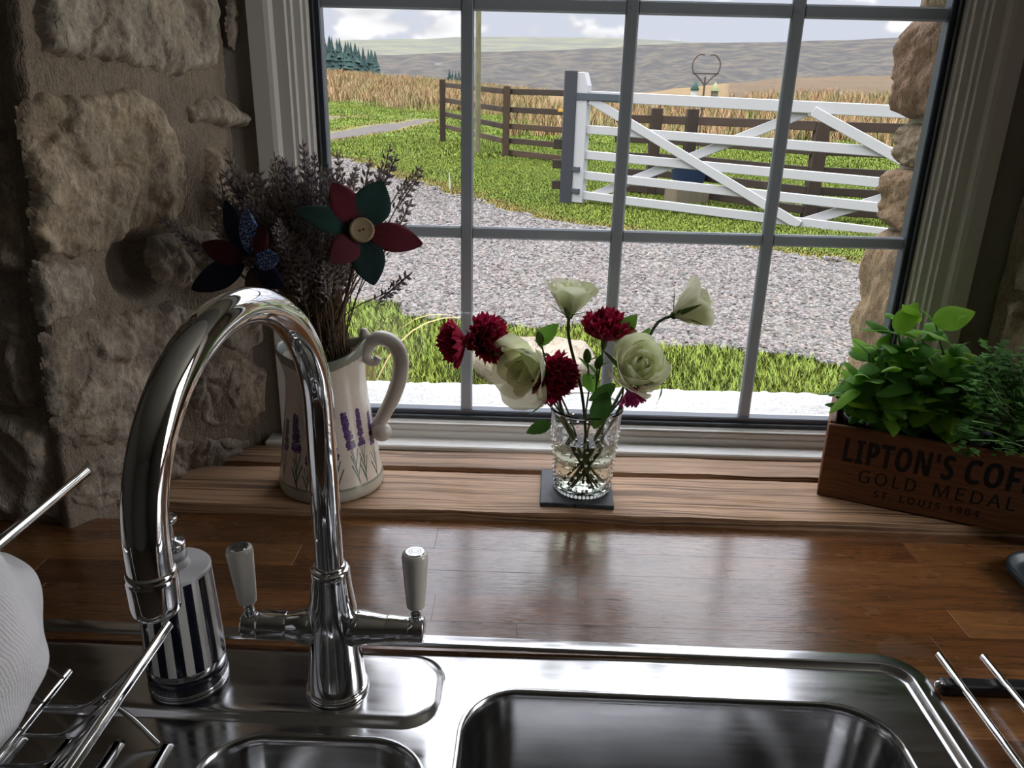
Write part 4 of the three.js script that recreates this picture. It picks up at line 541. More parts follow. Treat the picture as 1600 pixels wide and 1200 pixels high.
// ---------------------------------------------------------------- soap dispenser
{
  const t = thing('soap_dispenser', 'navy and white striped soap dispenser with a silver pump', 'soap dispenser', V(-0.4415, T + 0.001, 0.5415));
  const cv = document.createElement('canvas'); cv.width = 2048; cv.height = 64; const c = cv.getContext('2d'); c.fillStyle = '#e9e7e2'; c.fillRect(0, 0, 2048, 64); c.fillStyle = '#0b0f24'; for (let k = 0; k < 14; k++) c.fillRect((k + 0.2) * 2048 / 14, 0, 2048 / 14 * 0.52, 64);
  const tx = new THREE.CanvasTexture(cv); tx.colorSpace = THREE.SRGBColorSpace; tx.wrapS = THREE.RepeatWrapping;
  const white = phys({ color: lin(0.74, 0.74, 0.76), roughness: 0.3, clearcoat: 0.4 }), navy = phys({ color: lin(0.004, 0.006, 0.018), roughness: 0.2, clearcoat: 0.5 });
  part('foot', lathe([[0, 0], [0.0352, 0], [0.0356, 0.001], [0.0356, 0.003], [0.0348, 0.0036], [0, 0.0036]], 56), satin, t);
  part('base_band', lathe([[0, 0.0032], [0.0350, 0.0032], [0.0350, 0.019], [0, 0.019]], 56), navy, t, 'navy band at the foot');
  const band = part('silver_band', lathe([[0.0340, 0.019], [0.0352, 0.019], [0.0350, 0.0255], [0.0338, 0.0255]], 56), satin, t);
  const lc = document.createElement('canvas'); lc.width = 256; lc.height = 64; const l = lc.getContext('2d'); l.fillStyle = '#9a9ca0'; l.fillRect(0, 0, 256, 64); l.fillStyle = '#2a2c33'; l.font = 'bold 44px sans-serif'; l.textAlign = 'center'; l.fillText('T T E R', 128, 48); const lt = new THREE.CanvasTexture(lc); lt.colorSpace = THREE.SRGBColorSpace;
  part('band_lettering', new THREE.CylinderGeometry(0.03535, 0.03545, 0.0055, 12, 1, true, -0.18, 0.5).translate(0, 0.0222, 0), std({ map: lt, metalness: 0.7, roughness: 0.3 }), band);
  part('striped_body', lathe([[0.0349, 0.0255], [0.0347, 0.04], [0.0334, 0.075], [0.0320, 0.110], [0.0318, 0.1165]], 72).rotateY(0.1), phys({ map: tx, roughness: 0.25, clearcoat: 0.4, side: THREE.DoubleSide }), t, 'vertical navy and white stripes');
  part('shoulder', lathe([[0.0318, 0.1160], [0.0318, 0.1185], [0.0305, 0.1202], [0.0150, 0.1215], [0.0140, 0.1225], [0.0135, 0.1290], [0, 0.1290]], 56), white, t, 'plain white top');
  const pump = part('pump', lathe([[0.0, 0.1285], [0.0132, 0.1285], [0.0132, 0.143], [0.0118, 0.1455], [0.0062, 0.1470], [0.0060, 0.149], [0.0042, 0.1495], [0.0042, 0.162], [0.0064, 0.1635], [0.0086, 0.1650], [0.0090, 0.1680], [0.0080, 0.1700], [0, 0.1705]], 40), satin, t, 'silver pump');
  part('spout', tube([V(0, 0.1665, 0), V(-0.018, 0.1672, -0.008), V(-0.03, 0.1645, -0.013)], 0.0035, 10), satin, pump);
}

// ---------------------------------------------------------------- dish rack, tea towel, rods on the right, tray
{
  const rack = thing('dish_rack', 'chrome wire dish rack standing on the drainer', 'dish rack', V(-0.5, T - 0.003, 0.75)), L = (x, y, z) => V(x + 0.5, y - T + 0.003, z - 0.75);
  const rail = (x, y, z0, z1, r, name = 'top_rail') => part(name, tube([L(x, y, z0), L(x, y, z1)], r, 14), chrome, rack);
  rail(-0.519, 1.10, 0.518, 0.93, 0.0042); rail(-0.424, 1.0, 0.597, 0.93, 0.0042); rail(-0.536, 0.925, 0.57, 0.93, 0.0034, 'bottom_rail'); rail(-0.64, 0.99, 0.56, 0.93, 0.0036, 'back_rail');
  for (let k = 0; k < 11; k++) { const z = 0.612 + k * 0.030; part('wire', tube([L(-0.424, 1.002, z), L(-0.47, 0.95, z), L(-0.5, 0.925, z), L(-0.536, 0.923, z)], 0.0014, 6, 10), satin, rack); part('wire', tube([L(-0.534, 0.928, z - 0.03), L(-0.578, 0.928, z - 0.058), L(-0.615, 0.935, z - 0.08), L(-0.64, 0.992, z - 0.05)], 0.0014, 6, 10), chrome, rack); part('wire', tube([L(-0.519, 1.102, z - 0.075), L(-0.575, 1.06, z - 0.065), L(-0.64, 0.992, z - 0.05)], 0.0014, 6, 8), satin, rack); }
  part('leg', tube([L(-0.482, 0.936, 0.612), L(-0.460, 0.917, 0.613), L(-0.4335, 0.899, 0.624)], 0.0024, 8, 6), chrome, rack); part('leg', tube([L(-0.505, 0.93, 0.91), L(-0.46, 0.92, 0.91), L(-0.43, 0.899, 0.91)], 0.0024, 8, 6), chrome, rack);
  part('leg', tube([L(-0.64, 0.99, 0.58), L(-0.66, 0.94, 0.58), L(-0.665, 0.899, 0.58)], 0.0024, 8, 6), chrome, rack); part('leg', tube([L(-0.64, 0.99, 0.9), L(-0.66, 0.94, 0.9), L(-0.665, 0.899, 0.9)], 0.0024, 8, 6), chrome, rack);
  part('brace', tube([L(-0.519, 1.1, 0.9), L(-0.49, 1.04, 0.9), L(-0.424, 1.0, 0.9)], 0.0024, 8, 6), chrome, rack); part('brace', tube([L(-0.519, 1.1, 0.925), L(-0.6, 1.04, 0.925), L(-0.64, 0.99, 0.925)], 0.0024, 8, 6), chrome, rack); part('brace', tube([L(-0.424, 1.0, 0.92), L(-0.47, 0.95, 0.92), L(-0.536, 0.925, 0.92)], 0.0024, 8, 6), chrome, rack);
}
{
  // ribbed white cloth bunched over the top rail
  const t = thing('tea_towel', 'bunched white ribbed tea towel hung over the dish rack', 'tea towel', V(-0.578, 1.012, 0.70)), nu = 150, nv = 90, pos = [], uv = [], idx = [];
  for (let j = 0; j <= nv; j++) for (let i = 0; i <= nu; i++) { const u = i / nu, v = j / nv, a = (u - 0.5) * 2 * Math.PI * 0.97, yy = lerp(-0.055, 0.132, v), prof = Math.pow(Math.max(0, Math.sin(Math.PI * (0.14 + 0.82 * Math.pow(v, 0.85)))), 0.7); let rx = 0.100 * prof, rz = 0.125 * prof; const f = 1 + 0.05 * Math.sin(a * 5 + v * 5) + 0.04 * n3(Math.cos(a) * 1.6, v * 4, Math.sin(a) * 1.6); const lean = 0.012 * v; pos.push(Math.cos(a) * rx * f - lean, yy + 0.01 * n3(Math.cos(a), v * 3, Math.sin(a)), Math.sin(a) * rz * f); uv.push(u, v); }
  for (let j = 0; j < nv; j++) for (let i = 0; i < nu; i++) { const a = j * (nu + 1) + i, b = a + nu + 1; idx.push(a, b, a + 1, b, b + 1, a + 1); }
  const g = new THREE.BufferGeometry(); g.setAttribute('position', new THREE.Float32BufferAttribute(pos, 3)); g.setAttribute('uv', new THREE.Float32BufferAttribute(uv, 2)); g.setIndex(idx); g.computeVertexNormals();
  const rib = dataTex(1024, 512, (u, v) => 0.5 + 0.34 * Math.sin(u * 2 * Math.PI * 300 + 7 * pn(u, v, 6, 6, 4, 151)) * (0.55 + 0.45 * pn(u, v, 40, 14, 2, 155)) + 0.25 * pn(u, v, 120, 60, 2, 153));
  part('cloth', g, phys({ color: lin(0.84, 0.83, 0.86), roughness: 0.95, sheen: 0.4, sheenRoughness: 0.6, bumpMap: rib, bumpScale: 0.0011, side: THREE.DoubleSide }), t);
}
{
  const r = thing('rod_trivet', 'chrome rod trivet with a black cross bar on the worktop beside the sink', 'trivet', V(0.30, T, 0.6)), L = (x, y, z) => V(x - 0.30, y, z - 0.6), black = std({ color: lin(0.012, 0.012, 0.014), roughness: 0.35 });
  [[0.284, 0.497], [0.327, 0.498], [0.370, 0.499], [0.413, 0.5]].forEach(([x, z]) => part('rod', tube([L(x, 0.0155, z), L(x - 0.003, 0.0155, 0.83)], 0.0033, 14), chrome, r));
  for (const z of [0.530, 0.80]) part('cross_bar', new RoundedBoxGeometry(0.158, 0.0115, 0.016, 3, 0.004).translate(0.349 - 0.30, 0.006, z - 0.6), black, r, 'black rubber cross bar'); for (const z of [0.53, 0.80]) part('end_cap', new THREE.SphereGeometry(0.0042, 14, 10).translate(0.2695 - 0.30, 0.0075, z - 0.6), chrome, r);
}
{
  const t = thing('serving_tray', 'slate blue tray with rounded corners at the end of the worktop', 'tray', V(0.58, T + 0.001, 0.44)), blue = phys({ color: lin(0.045, 0.062, 0.075), roughness: 0.4, clearcoat: 0.2 });
  const r = (d, y) => rring(-0.13 - d, 0.13 + d, -0.14 - d, 0.17 + d, 0.04 + d, y); part('tray', loft([r(-0.02, 0), r(-0.004, 0.001), r(0, 0.005), r(0.002, 0.012), r(0.0012, 0.0145), r(-0.001, 0.0150), r(-0.004, 0.0135), r(-0.008, 0.007), r(-0.014, 0.0055)], true), std({ ...{ color: lin(0.045, 0.062, 0.075), roughness: 0.4, side: THREE.DoubleSide } }), t);
}

// ---------------------------------------------------------------- painted jug with dried lavender
const JUG = V(-0.394, S, 0.168);
{
  const t = thing('ceramic_jug', 'cream ceramic jug painted with purple lavender sprigs', 'jug', JUG), H = 0.196;
  const prof = [[0, 0], [0.066, 0], [0.0705, 0.003], [0.0712, 0.010], [0.0695, 0.018], [0.0672, 0.034], [0.0635, 0.06], [0.0592, 0.09], [0.0552, 0.12], [0.0525, 0.145], [0.0520, 0.160], [0.0535, 0.172], [0.0560, 0.183], [0.0585, 0.190], [0.0590, 0.1945], [0.0570, 0.196], [0.0545, 0.193], [0.0515, 0.182], [0.0485, 0.165], [0.0485, 0.145], [0.052, 0.10], [0.06, 0.04], [0.05, 0.012], [0, 0.010]];
  const g = lathe(prof, 96), p = g.attributes.position, u = g.attributes.uv;
  for (let i = 0; i < p.count; i++) { let x = p.getX(i), y = p.getY(i), z = p.getZ(i); const r = Math.hypot(x, z), a = Math.atan2(z, x), k = sstep(0.15, 0.196, y); u.setY(i, y / H); if (r > 1e-5) { const lift = k * (0.013 * Math.exp(-(a * a) / 0.5) + 0.004 * Math.cos(2 * a)), wob = 1 + 0.008 * n3(x * 30, y * 14, z * 30) + k * 0.06 * Math.exp(-Math.pow(Math.PI - Math.abs(a), 2) / 0.35); p.setXYZ(i, x * wob, y + lift, z * wob); } }
  g.computeVertexNormals();
  const W = 2048, Hh = 1024, cv = document.createElement('canvas'); cv.width = W; cv.height = Hh; const c = cv.getContext('2d'), q = rng(2024);
  c.fillStyle = '#e6dbce'; c.fillRect(0, 0, W, Hh);
  for (let i = 0; i < 2600; i++) { c.fillStyle = `rgba(${q() < 0.5 ? '190,170,150' : '240,232,222'},${0.03 + 0.05 * q()})`; c.beginPath(); c.arc(q() * W, q() * Hh, 4 + q() * 26, 0, 6.3); c.fill(); }
  const Y = (h) => Hh * (1 - h / H), PX = W / (2 * Math.PI);
  c.fillStyle = '#8d9584'; c.fillRect(0, Y(0.0205), W, Hh); c.fillStyle = '#b9b6a6'; c.fillRect(0, Y(0.017), W, Hh); // grey green foot band
  c.fillStyle = '#8a8f80'; for (let x = 0; x < W; x += 6) { const d = 10 * q() + 12 * (0.5 + 0.5 * Math.sin(x * 0.02)); c.fillRect(x, 0, 6, Y(0.184) + d); }
  for (let i = 0; i < 60; i++) { c.fillStyle = 'rgba(70,60,50,0.5)'; c.beginPath(); c.arc(q() * W, q() * Hh * 0.9, 1 + 2 * q(), 0, 6.3); c.fill(); }
  const sprig = (deg, base, h, lean, size) => { const big = size * 2.1; const x0 = ((deg + 360) % 360) / 360 * W, X = (t) => x0 + lean * PX * t, yy = (t) => Y(base + h * t);
    c.strokeStyle = '#4b5a48'; c.lineWidth = 3 * big; c.beginPath(); c.moveTo(X(0), yy(0)); c.quadraticCurveTo(X(0.3), yy(0.4), X(0.6), yy(0.62)); c.stroke();
    for (let k = 0; k < 5; k++) { const s = k % 2 ? 1 : -1, t = 0.03 + 0.07 * k; c.strokeStyle = ['#3d4d40', '#5a6b52', '#46584a'][k % 3]; c.lineWidth = (4.5 - 0.5 * k) * big; c.lineCap = 'round'; c.beginPath(); c.moveTo(X(t), yy(t)); c.quadraticCurveTo(X(t) + s * 7 * big, yy(t + 0.12), X(t) + s * (19 - 2 * k) * big, yy(t + 0.24)); c.stroke(); }
    for (let k = 0; k < 34; k++) { const t = 0.52 + 0.48 * k / 34, gap = (t > 0.60 && t < 0.645) || (t > 0.73 && t < 0.755); if (gap) continue; const w = 15 * big * (1.05 - 0.65 * (t - 0.5) / 0.5); for (let m = 0; m < 5; m++) { c.fillStyle = ['#4a2f66', '#5d3d7c', '#3b2654', '#7a5a94', '#52326b'][Math.floor(q() * 5)]; c.beginPath(); c.ellipse(X(t) + (q() - 0.5) * 2 * w, yy(t) + (q() - 0.5) * 12, 5.2 * big, 6.5 * big, q() * 3, 0, 6.3); c.fill(); } } };
  for (const [d, b, h, l, s] of [[-52, 0.022, 0.085, 0.05, 0.9], [-27, 0.018, 0.10, -0.10, 1.15], [-14, 0.02, 0.07, 0.1, 0.8], [22, 0.018, 0.085, -0.16, 1.15], [12, 0.02, 0.095, -0.1, 0.8], [47, 0.022, 0.10, -0.22, 1.05], [56, 0.022, 0.10, 0.02, 0.9], [75, 0.02, 0.09, 0.1, 1], [104, 0.02, 0.1, -0.1, 1], [135, 0.02, 0.08, 0.1, 1], [165, 0.02, 0.1, 0, 1.1], [200, 0.02, 0.09, -0.1, 1], [235, 0.02, 0.1, 0.1, 1], [268, 0.02, 0.09, 0, 1], [290, 0.02, 0.08, 0.1, 1]]) sprig(d, b, h, l, s);
  const tx = new THREE.CanvasTexture(cv); tx.colorSpace = THREE.SRGBColorSpace; tx.wrapS = THREE.RepeatWrapping;
  const glaze = phys({ map: tx, roughness: 0.32, clearcoat: 0.6, clearcoatRoughness: 0.12, side: THREE.DoubleSide }), plain = phys({ color: lin(0.72, 0.66, 0.59), roughness: 0.32, clearcoat: 0.6, clearcoatRoughness: 0.12 });
  part('body', g, glaze, t, 'painted body with a grey green rim and foot');
  const handle = part('handle', tube([V(0.046, 0.190, 0), V(0.058, 0.202, 0.002), V(0.074, 0.2115, 0.003), V(0.091, 0.206, 0.004), V(0.1005, 0.188, 0.005), V(0.0995, 0.162, 0.006), V(0.090, 0.132, 0.006), V(0.077, 0.106, 0.006), V(0.064, 0.082, 0.006)], (s) => 0.0092 * (0.92 + 0.22 * Math.sin(Math.PI * s)), 20, 60), plain, t, 'scrolled handle');
  part('scroll', new THREE.SphereGeometry(0.0135, 24, 18).scale(1, 1, 0.9).translate(0.0735, 0.082, 0.010), plain, handle); part('scroll', tube([V(0.062, 0.202, 0.004), V(0.056, 0.192, 0.007), V(0.0595, 0.182, 0.008), V(0.068, 0.180, 0.007), V(0.072, 0.186, 0.006)], (s) => 0.0078 * (1 - 0.3 * s), 14, 24), plain, handle); part('thumb_knob', new THREE.SphereGeometry(0.007, 16, 12).scale(1, 1.5, 1).translate(0.054, 0.213, 0), plain, handle);
}
{
  // lavender sprigs: six builds, then copies; every stem stands in the jug's mouth
  const stemM = [[0.16, 0.10, 0.055], [0.24, 0.16, 0.085], [0.10, 0.065, 0.04]].map((c) => std({ color: lin(...c), roughness: 0.9 })), flo = [[0.30, 0.26, 0.265], [0.40, 0.34, 0.32], [0.22, 0.185, 0.205], [0.36, 0.30, 0.26]].map((c) => std({ color: lin(...c), roughness: 0.95 }));
  const head = (seed) => { const q = rng(seed), gs = [], oct = new THREE.OctahedronGeometry(1, 0), L = rr(0.034, 0.05, q), W = 6; for (let k = 0; k < W; k++) { const y = L * k / W + (k === 0 ? -0.008 * q() : 0), n = k > W - 2 ? 4 : 6 + Math.floor(q() * 3), r = 0.0048 * (1 - 0.45 * k / W); for (let i = 0; i < n; i++) { const a = i / n * 6.28 + q(), s = rr(0.8, 1.25, q), g = oct.clone().scale(0.0013 * s, 0.0036 * s, 0.0013 * s).rotateZ(-rr(0.5, 1.1, q)).rotateY(-a).translate(Math.cos(a) * r, y + rr(-0.001, 0.002, q), Math.sin(a) * r); gs.push(g); } } gs.push(new THREE.CylinderGeometry(0.0007, 0.0009, L, 5).translate(0, L / 2, 0)); const m = merge(gs); m.computeVertexNormals(); return m; };
  const heads = [11, 12, 13, 14, 15, 16].map(head), q = rng(4242), up = V(0, 1, 0);
  const mouth = V(JUG.x, S + 0.188, JUG.z);
  const bunch = thing('lavender_bunch', 'bunch of dried grey purple lavender standing in the painted jug', 'dried flowers', V(JUG.x, S + 0.1, JUG.z));
  const sprig = (tip, k) => {
    const a = q() * 6.28, r = 0.036 * Math.sqrt(q()), m = mouth.clone().add(V(Math.cos(a) * r, 0, Math.sin(a) * r)), d = tip.clone().sub(m), lean = V(d.x, 0, d.z).multiplyScalar(0.2), foot = m.clone().addScaledVector(d.clone().normalize(), -0.09); foot.x = JUG.x + clamp(foot.x - JUG.x, -0.03, 0.03); foot.z = JUG.z + clamp(foot.z - JUG.z, -0.03, 0.03);
    const t = new THREE.Group(); t.name = 'sprig'; t.position.copy(foot).sub(bunch.position); bunch.add(t); const mid = m.clone().lerp(tip, 0.5).add(V(-lean.x * 0.25 + rr(-0.004, 0.004, q), 0.01 + 0.02 * q() * 0, -lean.z * 0.25 + rr(-0.004, 0.004, q)));
    const pts = [V(0, 0, 0), m.clone().sub(foot), mid.sub(foot), tip.clone().sub(foot)]; part('stem', tube(pts, 0.00078, 5, 9, false), stemM[k % 3], t);
    const h = part('flower_spike', heads[k % 6], flo[k % 4], t); h.position.copy(tip).sub(foot).addScaledVector(d.clone().normalize(), -0.018); const dir = d.normalize().add(V(rr(-0.25, 0.25, q), rr(-0.1, 0.2, q), rr(-0.25, 0.25, q))).normalize(); h.quaternion.setFromUnitVectors(up, dir); h.scale.setScalar(rr(1.0, 1.45, q));
  };
  let k = 0;
  for (const [u, v, z] of [[272, 356, 0.17], [296, 372, 0.18], [318, 392, 0.19], [371, 272, 0.15], [376, 300, 0.16], [344, 312, 0.16], [386, 318, 0.17], [398, 338, 0.18], [356, 340, 0.17], [418, 300, 0.18], [446, 286, 0.17], [432, 296, 0.19], [480, 262, 0.15], [478, 284, 0.17], [496, 276, 0.16], [536, 270, 0.16], [548, 282, 0.14], [602, 266, 0.17], [600, 284, 0.16], [636, 278, 0.18], [632, 300, 0.17], [580, 296, 0.15], [510, 300, 0.17], [455, 306, 0.2], [462, 322, 0.21], [628, 352, 0.19], [610, 455, 0.17], [606, 384, 0.16], [520, 318, 0.2], [570, 300, 0.15]]) sprig(onZ(u, v, z), k++);
  for (let i = 0; i < 215; i++) { let u, v, z; const a = q() * 6.28, r = Math.sqrt(q()); u = 474 + Math.cos(a) * r * 124; v = 372 + Math.sin(a) * r * 88; if (v > 400) u = lerp(u, 500, 0.35); z = 0.168 + rr(-0.075, 0.075, q) * Math.sqrt(1 - 0.8 * r * r); sprig(onZ(u, v, z), k++); }
}
{
  // two fabric flowers with stitched petals on wire stalks
  const petalGeo = (L, W, puff, curl, tip) => { const nu = 22, nv = 12, pos = [], uv = [], idx = []; for (const side of [1, -1]) for (let i = 0; i <= nu; i++) for (let j = 0; j <= nv; j++) { const t = i / nu, s = (j / nv) * 2 - 1, w = W * Math.pow(Math.sin(Math.PI * Math.pow(t, tip)), 0.75) * 0.5, x = L * t, y = s * w, edge = Math.sqrt(Math.max(0, 1 - s * s)), th = puff * edge * Math.sin(Math.PI * Math.min(1, t * 1.02)) * side, ruck = 0.0012 * Math.sin(s * 13) * sstep(0.45, 0, t); pos.push(x, y, th + curl * t * t * L + (side > 0 ? ruck : 0) + 0.12 * w * s * s * 2); uv.push(t, j / nv); } const n = (nu + 1) * (nv + 1); for (let f = 0; f < 2; f++) for (let i = 0; i < nu; i++) for (let j = 0; j < nv; j++) { const a = f * n + i * (nv + 1) + j, b = a + nv + 1; f ? idx.push(a, a + 1, b, b, a + 1, b + 1) : idx.push(a, b, a + 1, b, b + 1, a + 1); } const g = new THREE.BufferGeometry(); g.setAttribute('position', new THREE.Float32BufferAttribute(pos, 3)); g.setAttribute('uv', new THREE.Float32BufferAttribute(uv, 2)); g.setIndex(idx); g.computeVertexNormals(); return g; };
  const weave = dataTex(256, 256, (u, v) => 0.5 + 0.25 * Math.sin(u * 6.2832 * 40) + 0.25 * Math.sin(v * 6.2832 * 40)), cloth = (r, g, b) => std({ color: lin(r, g, b), roughness: 0.95, bumpMap: weave, bumpScale: 0.0006, side: THREE.DoubleSide });
  const red = cloth(0.17, 0.02, 0.035), green = cloth(0.022, 0.072, 0.06), teal = cloth(0.015, 0.045, 0.045), navy = cloth(0.012, 0.018, 0.06), wine = cloth(0.12, 0.018, 0.03), brown = cloth(0.10, 0.055, 0.035);
  const printTex = colorTex(256, 128, (u, v) => { const d = n2(u * 9, v * 5) > 0.15, e = n2(u * 14 + 7, v * 7) > 0.3; return e ? [0.75, 0.8, 0.88] : d ? [0.28, 0.48, 0.78] : [0.14, 0.2, 0.5]; }), print = std({ map: printTex, roughness: 0.95, side: THREE.DoubleSide });
  const flower = (name, label, centre, face, petals, button) => {
    const foot = V(JUG.x + 0.01, S + 0.06, JUG.z + 0.02), t = thing(name, label, 'fabric flower', foot), c = centre.clone().sub(foot), nrm = face.clone().normalize(), X = V(0, 1, 0).cross(nrm).normalize(), Yv = nrm.clone().cross(X), basis = new THREE.Matrix4().makeBasis(X, Yv, nrm);
    const mo = V(JUG.x + 0.012, S + 0.188, JUG.z + 0.018).sub(foot); part('stalk', tube([V(0, 0, 0), mo, mo.clone().lerp(c, 0.6).add(V(0, 0.0, -0.01)), c.clone().addScaledVector(nrm, -0.012)], 0.0018, 8, 20), brown, t);
    for (const [deg, L, W, m, curl, puff] of petals) { const g = petalGeo(L, W, puff ?? 0.006, curl ?? 0.12, 0.8).translate(0.008, 0, 0.002), a = deg * Math.PI / 180; g.rotateZ(a).applyMatrix4(basis).translate(c.x, c.y, c.z); part('petal', g, m, t); }
    if (button) { const bg = part('button', lathe([[0, 0.0035], [0.004, 0.0036], [0.009, 0.0034], [0.0112, 0.0046], [0.0132, 0.0048], [0.0145, 0.0035], [0.0145, 0.0012], [0.012, 0], [0, 0]], 36).rotateX(Math.PI / 2).applyMatrix4(basis).translate(c.x, c.y, c.z).translate(nrm.x * 0.008, nrm.y * 0.008, nrm.z * 0.008), std({ color: lin(0.36, 0.27, 0.16), roughness: 0.45 }), t, 'wooden button'); for (const s of [-1, 1]) part('button_hole', new THREE.CylinderGeometry(0.0011, 0.0011, 0.0006, 10).rotateX(Math.PI / 2).translate(0.0022 * s, 0.0007 * s, 0.0040 + 0.008).applyMatrix4(basis).translate(c.x, c.y, c.z), std({ color: lin(0.03, 0.02, 0.015) }), bg); }
  };
  flower('fabric_flower', 'red and dark green fabric flower with a wooden button centre', onZ(564, 362, 0.238), V(0.28, 0.32, 0.9), [[118, 0.054, 0.036, red, 0.1], [64, 0.054, 0.044, green, 0.12], [-14, 0.064, 0.034, red, 0.08], [-82, 0.056, 0.040, teal, 0.16], [226, 0.046, 0.034, wine, 0.5, 0.009], [160, 0.068, 0.030, green, 0.02]], true);
  flower('fabric_flower', 'navy, red and blue print fabric flower leaning towards the stone wall', onZ(392, 408, 0.232), V(-0.35, 0.1, 0.92), [[112, 0.066, 0.032, navy, 0.1], [168, 0.060, 0.030, wine, 0.1], [206, 0.088, 0.034, navy, 0.05], [78, 0.056, 0.03, print, 0.35], [52, 0.050, 0.028, wine, 0.3], [10, 0.042, 0.028, print, 0.2], [-70, 0.055, 0.030, brown, 0.1], [-25, 0.05, 0.03, navy, 0.1]], false);
}

// ---------------------------------------------------------------- tumbler of flowers on a slate coaster
const CO = V(-0.0545, S, 0.176), TU = V(-0.047, S + 0.0065, 0.176);
{
  const t = thing('slate_coaster', 'square dark slate coaster with chipped edges under the tumbler', 'coaster', CO); t.rotation.y = -0.04;
  const g = new THREE.BoxGeometry(0.101, 0.006, 0.101, 60, 2, 60), p = g.attributes.position, q = 0.0505;
  for (let i = 0; i < p.count; i++) { const x = p.getX(i), y = p.getY(i), z = p.getZ(i), e = Math.max(Math.abs(x), Math.abs(z)) > q - 1e-4 ? 1 : 0, n = e ? -0.0016 * Math.abs(n3(x * 120, y * 300, z * 120)) - 0.001 : 0, s = Math.max(Math.abs(x), Math.abs(z), 1e-4); p.setXYZ(i, x * (1 + n / s), y + (y > 0 ? 0.0005 * fbm2(x * 40, z * 40, 3) - (e ? 0.0015 : 0) : 0), z * (1 + n / s)); }
  g.computeVertexNormals(); const sl = dataTex(256, 256, (u, v) => 0.5 + 0.4 * pn(u, v, 8, 14, 4, 161));
  part('slate', g.translate(0, 0.0031, 0), std({ color: lin(0.045, 0.052, 0.06), roughness: 0.55, bumpMap: sl, bumpScale: 0.0006 }), t);
}
const rIn = (y) => lerp(0.0342, 0.0452, y / 0.122), rOut = (y) => lerp(0.0374, 0.0482, y / 0.122);
{
  const t = thing('glass_tumbler', 'clear hobnail glass tumbler of water holding roses and carnations', 'tumbler', TU), H = 0.122, clear = phys({ color: 0xffffff, transmission: 1, thickness: 0.003, roughness: 0.02, ior: 1.5, attenuationColor: lin(0.86, 0.94, 0.88), attenuationDistance: 0.05 });
  const pts = [[0, 0.001], [0.030, 0.0004], [0.0362, 0.001], [0.0374, 0.004]]; for (let k = 1; k <= 10; k++) pts.push([rOut(H * k / 10.4), H * k / 10.4]); pts.push([0.0490, H - 0.003], [0.0488, H - 0.0008], [0.0472, H], [0.0458, H - 0.001]); for (let k = 10; k >= 1; k--) pts.push([rIn(H * k / 10.4), H * k / 10.4]); pts.push([0.0335, 0.0085], [0.030, 0.0072], [0, 0.007]);
  const gs = [lathe(pts, 72)], bump = new THREE.SphereGeometry(0.0021, 8, 6);
  for (let row = 0; row < 9; row++) { const y = 0.014 + row * 0.0098, n = 20; for (let k = 0; k < n; k++) { const a = (k + (row % 2) * 0.5) / n * 6.2832, r = rOut(y) + 0.0002; gs.push(bump.clone().translate(Math.cos(a) * r, y, Math.sin(a) * r)); } }
  for (let k = 0; k < 44; k++) { const a = k / 44 * 6.2832; gs.push(new THREE.SphereGeometry(0.0026, 8, 6).scale(1, 1.2, 1).translate(Math.cos(a) * 0.0370, 0.0035, Math.sin(a) * 0.0370)); }
  part('glass', merge(gs), clear, t, 'clear glass with raised dots and a beaded foot');
  const wl = 0.078, w = [[0, 0.0068], [0.0298, 0.0070], [0.0338, 0.0086]]; for (let k = 1; k <= 8; k++) w.push([rIn(wl * k / 8) + 0.0003, 0.0085 + (wl - 0.0085) * k / 8]); w.push([rIn(wl) - 0.001, wl - 0.0006], [0, wl - 0.0008]);
  part('water', lathe(w, 56), phys({ color: 0xffffff, transmission: 1, thickness: 0.05, roughness: 0, ior: 1.33, attenuationColor: lin(0.80, 0.86, 0.62), attenuationDistance: 0.12 }), t, 'slightly cloudy water');
}
const leafMat = (r, g, b, tr = 0.3) => phys({ color: lin(r, g, b), roughness: 0.9, transmission: tr, thickness: 0, side: THREE.DoubleSide, specularIntensity: 0.4 });
const stemGreen = [[0.075, 0.12, 0.035], [0.10, 0.14, 0.05], [0.06, 0.10, 0.04]].map((c) => std({ color: lin(...c), roughness: 0.6 }));
// a leaf blade along +x, folded about its midrib, arching by `droop`, optional saw edge
function leafGeo(L, W, fold = 0.25, droop = 0.3, cup = 0, teeth = 0, nu = 14, nv = 6, tip = 0.85) { const pos = [], uv = [], idx = []; for (let i = 0; i <= nu; i++) for (let j = 0; j <= nv; j++) { const t = i / nu, s = (j / nv) * 2 - 1, saw = teeth ? 1 - 0.10 * ((t * teeth) % 1) * Math.abs(s) : 1, w = W * 0.5 * Math.pow(Math.sin(Math.PI * Math.pow(t, tip)), 0.8) * saw; pos.push(L * t, -droop * L * t * t + fold * Math.abs(s) * w - cup * (s * s) * w + 0.03 * W * Math.sin(t * 9) * s, s * w); uv.push(t, j / nv); } for (let i = 0; i < nu; i++) for (let j = 0; j < nv; j++) { const a = i * (nv + 1) + j, b = a + nv + 1; idx.push(a, a + 1, b, b, a + 1, b + 1); } const g = new THREE.BufferGeometry(); g.setAttribute('position', new THREE.Float32BufferAttribute(pos, 3)); g.setAttribute('uv', new THREE.Float32BufferAttribute(uv, 2)); g.setIndex(idx); g.computeVertexNormals(); return g; }
function aim(o, dir, roll = 0, axis = V(1, 0, 0)) { o.quaternion.setFromUnitVectors(axis, dir.clone().normalize()); if (roll) o.rotateOnAxis(axis, roll); return o; }
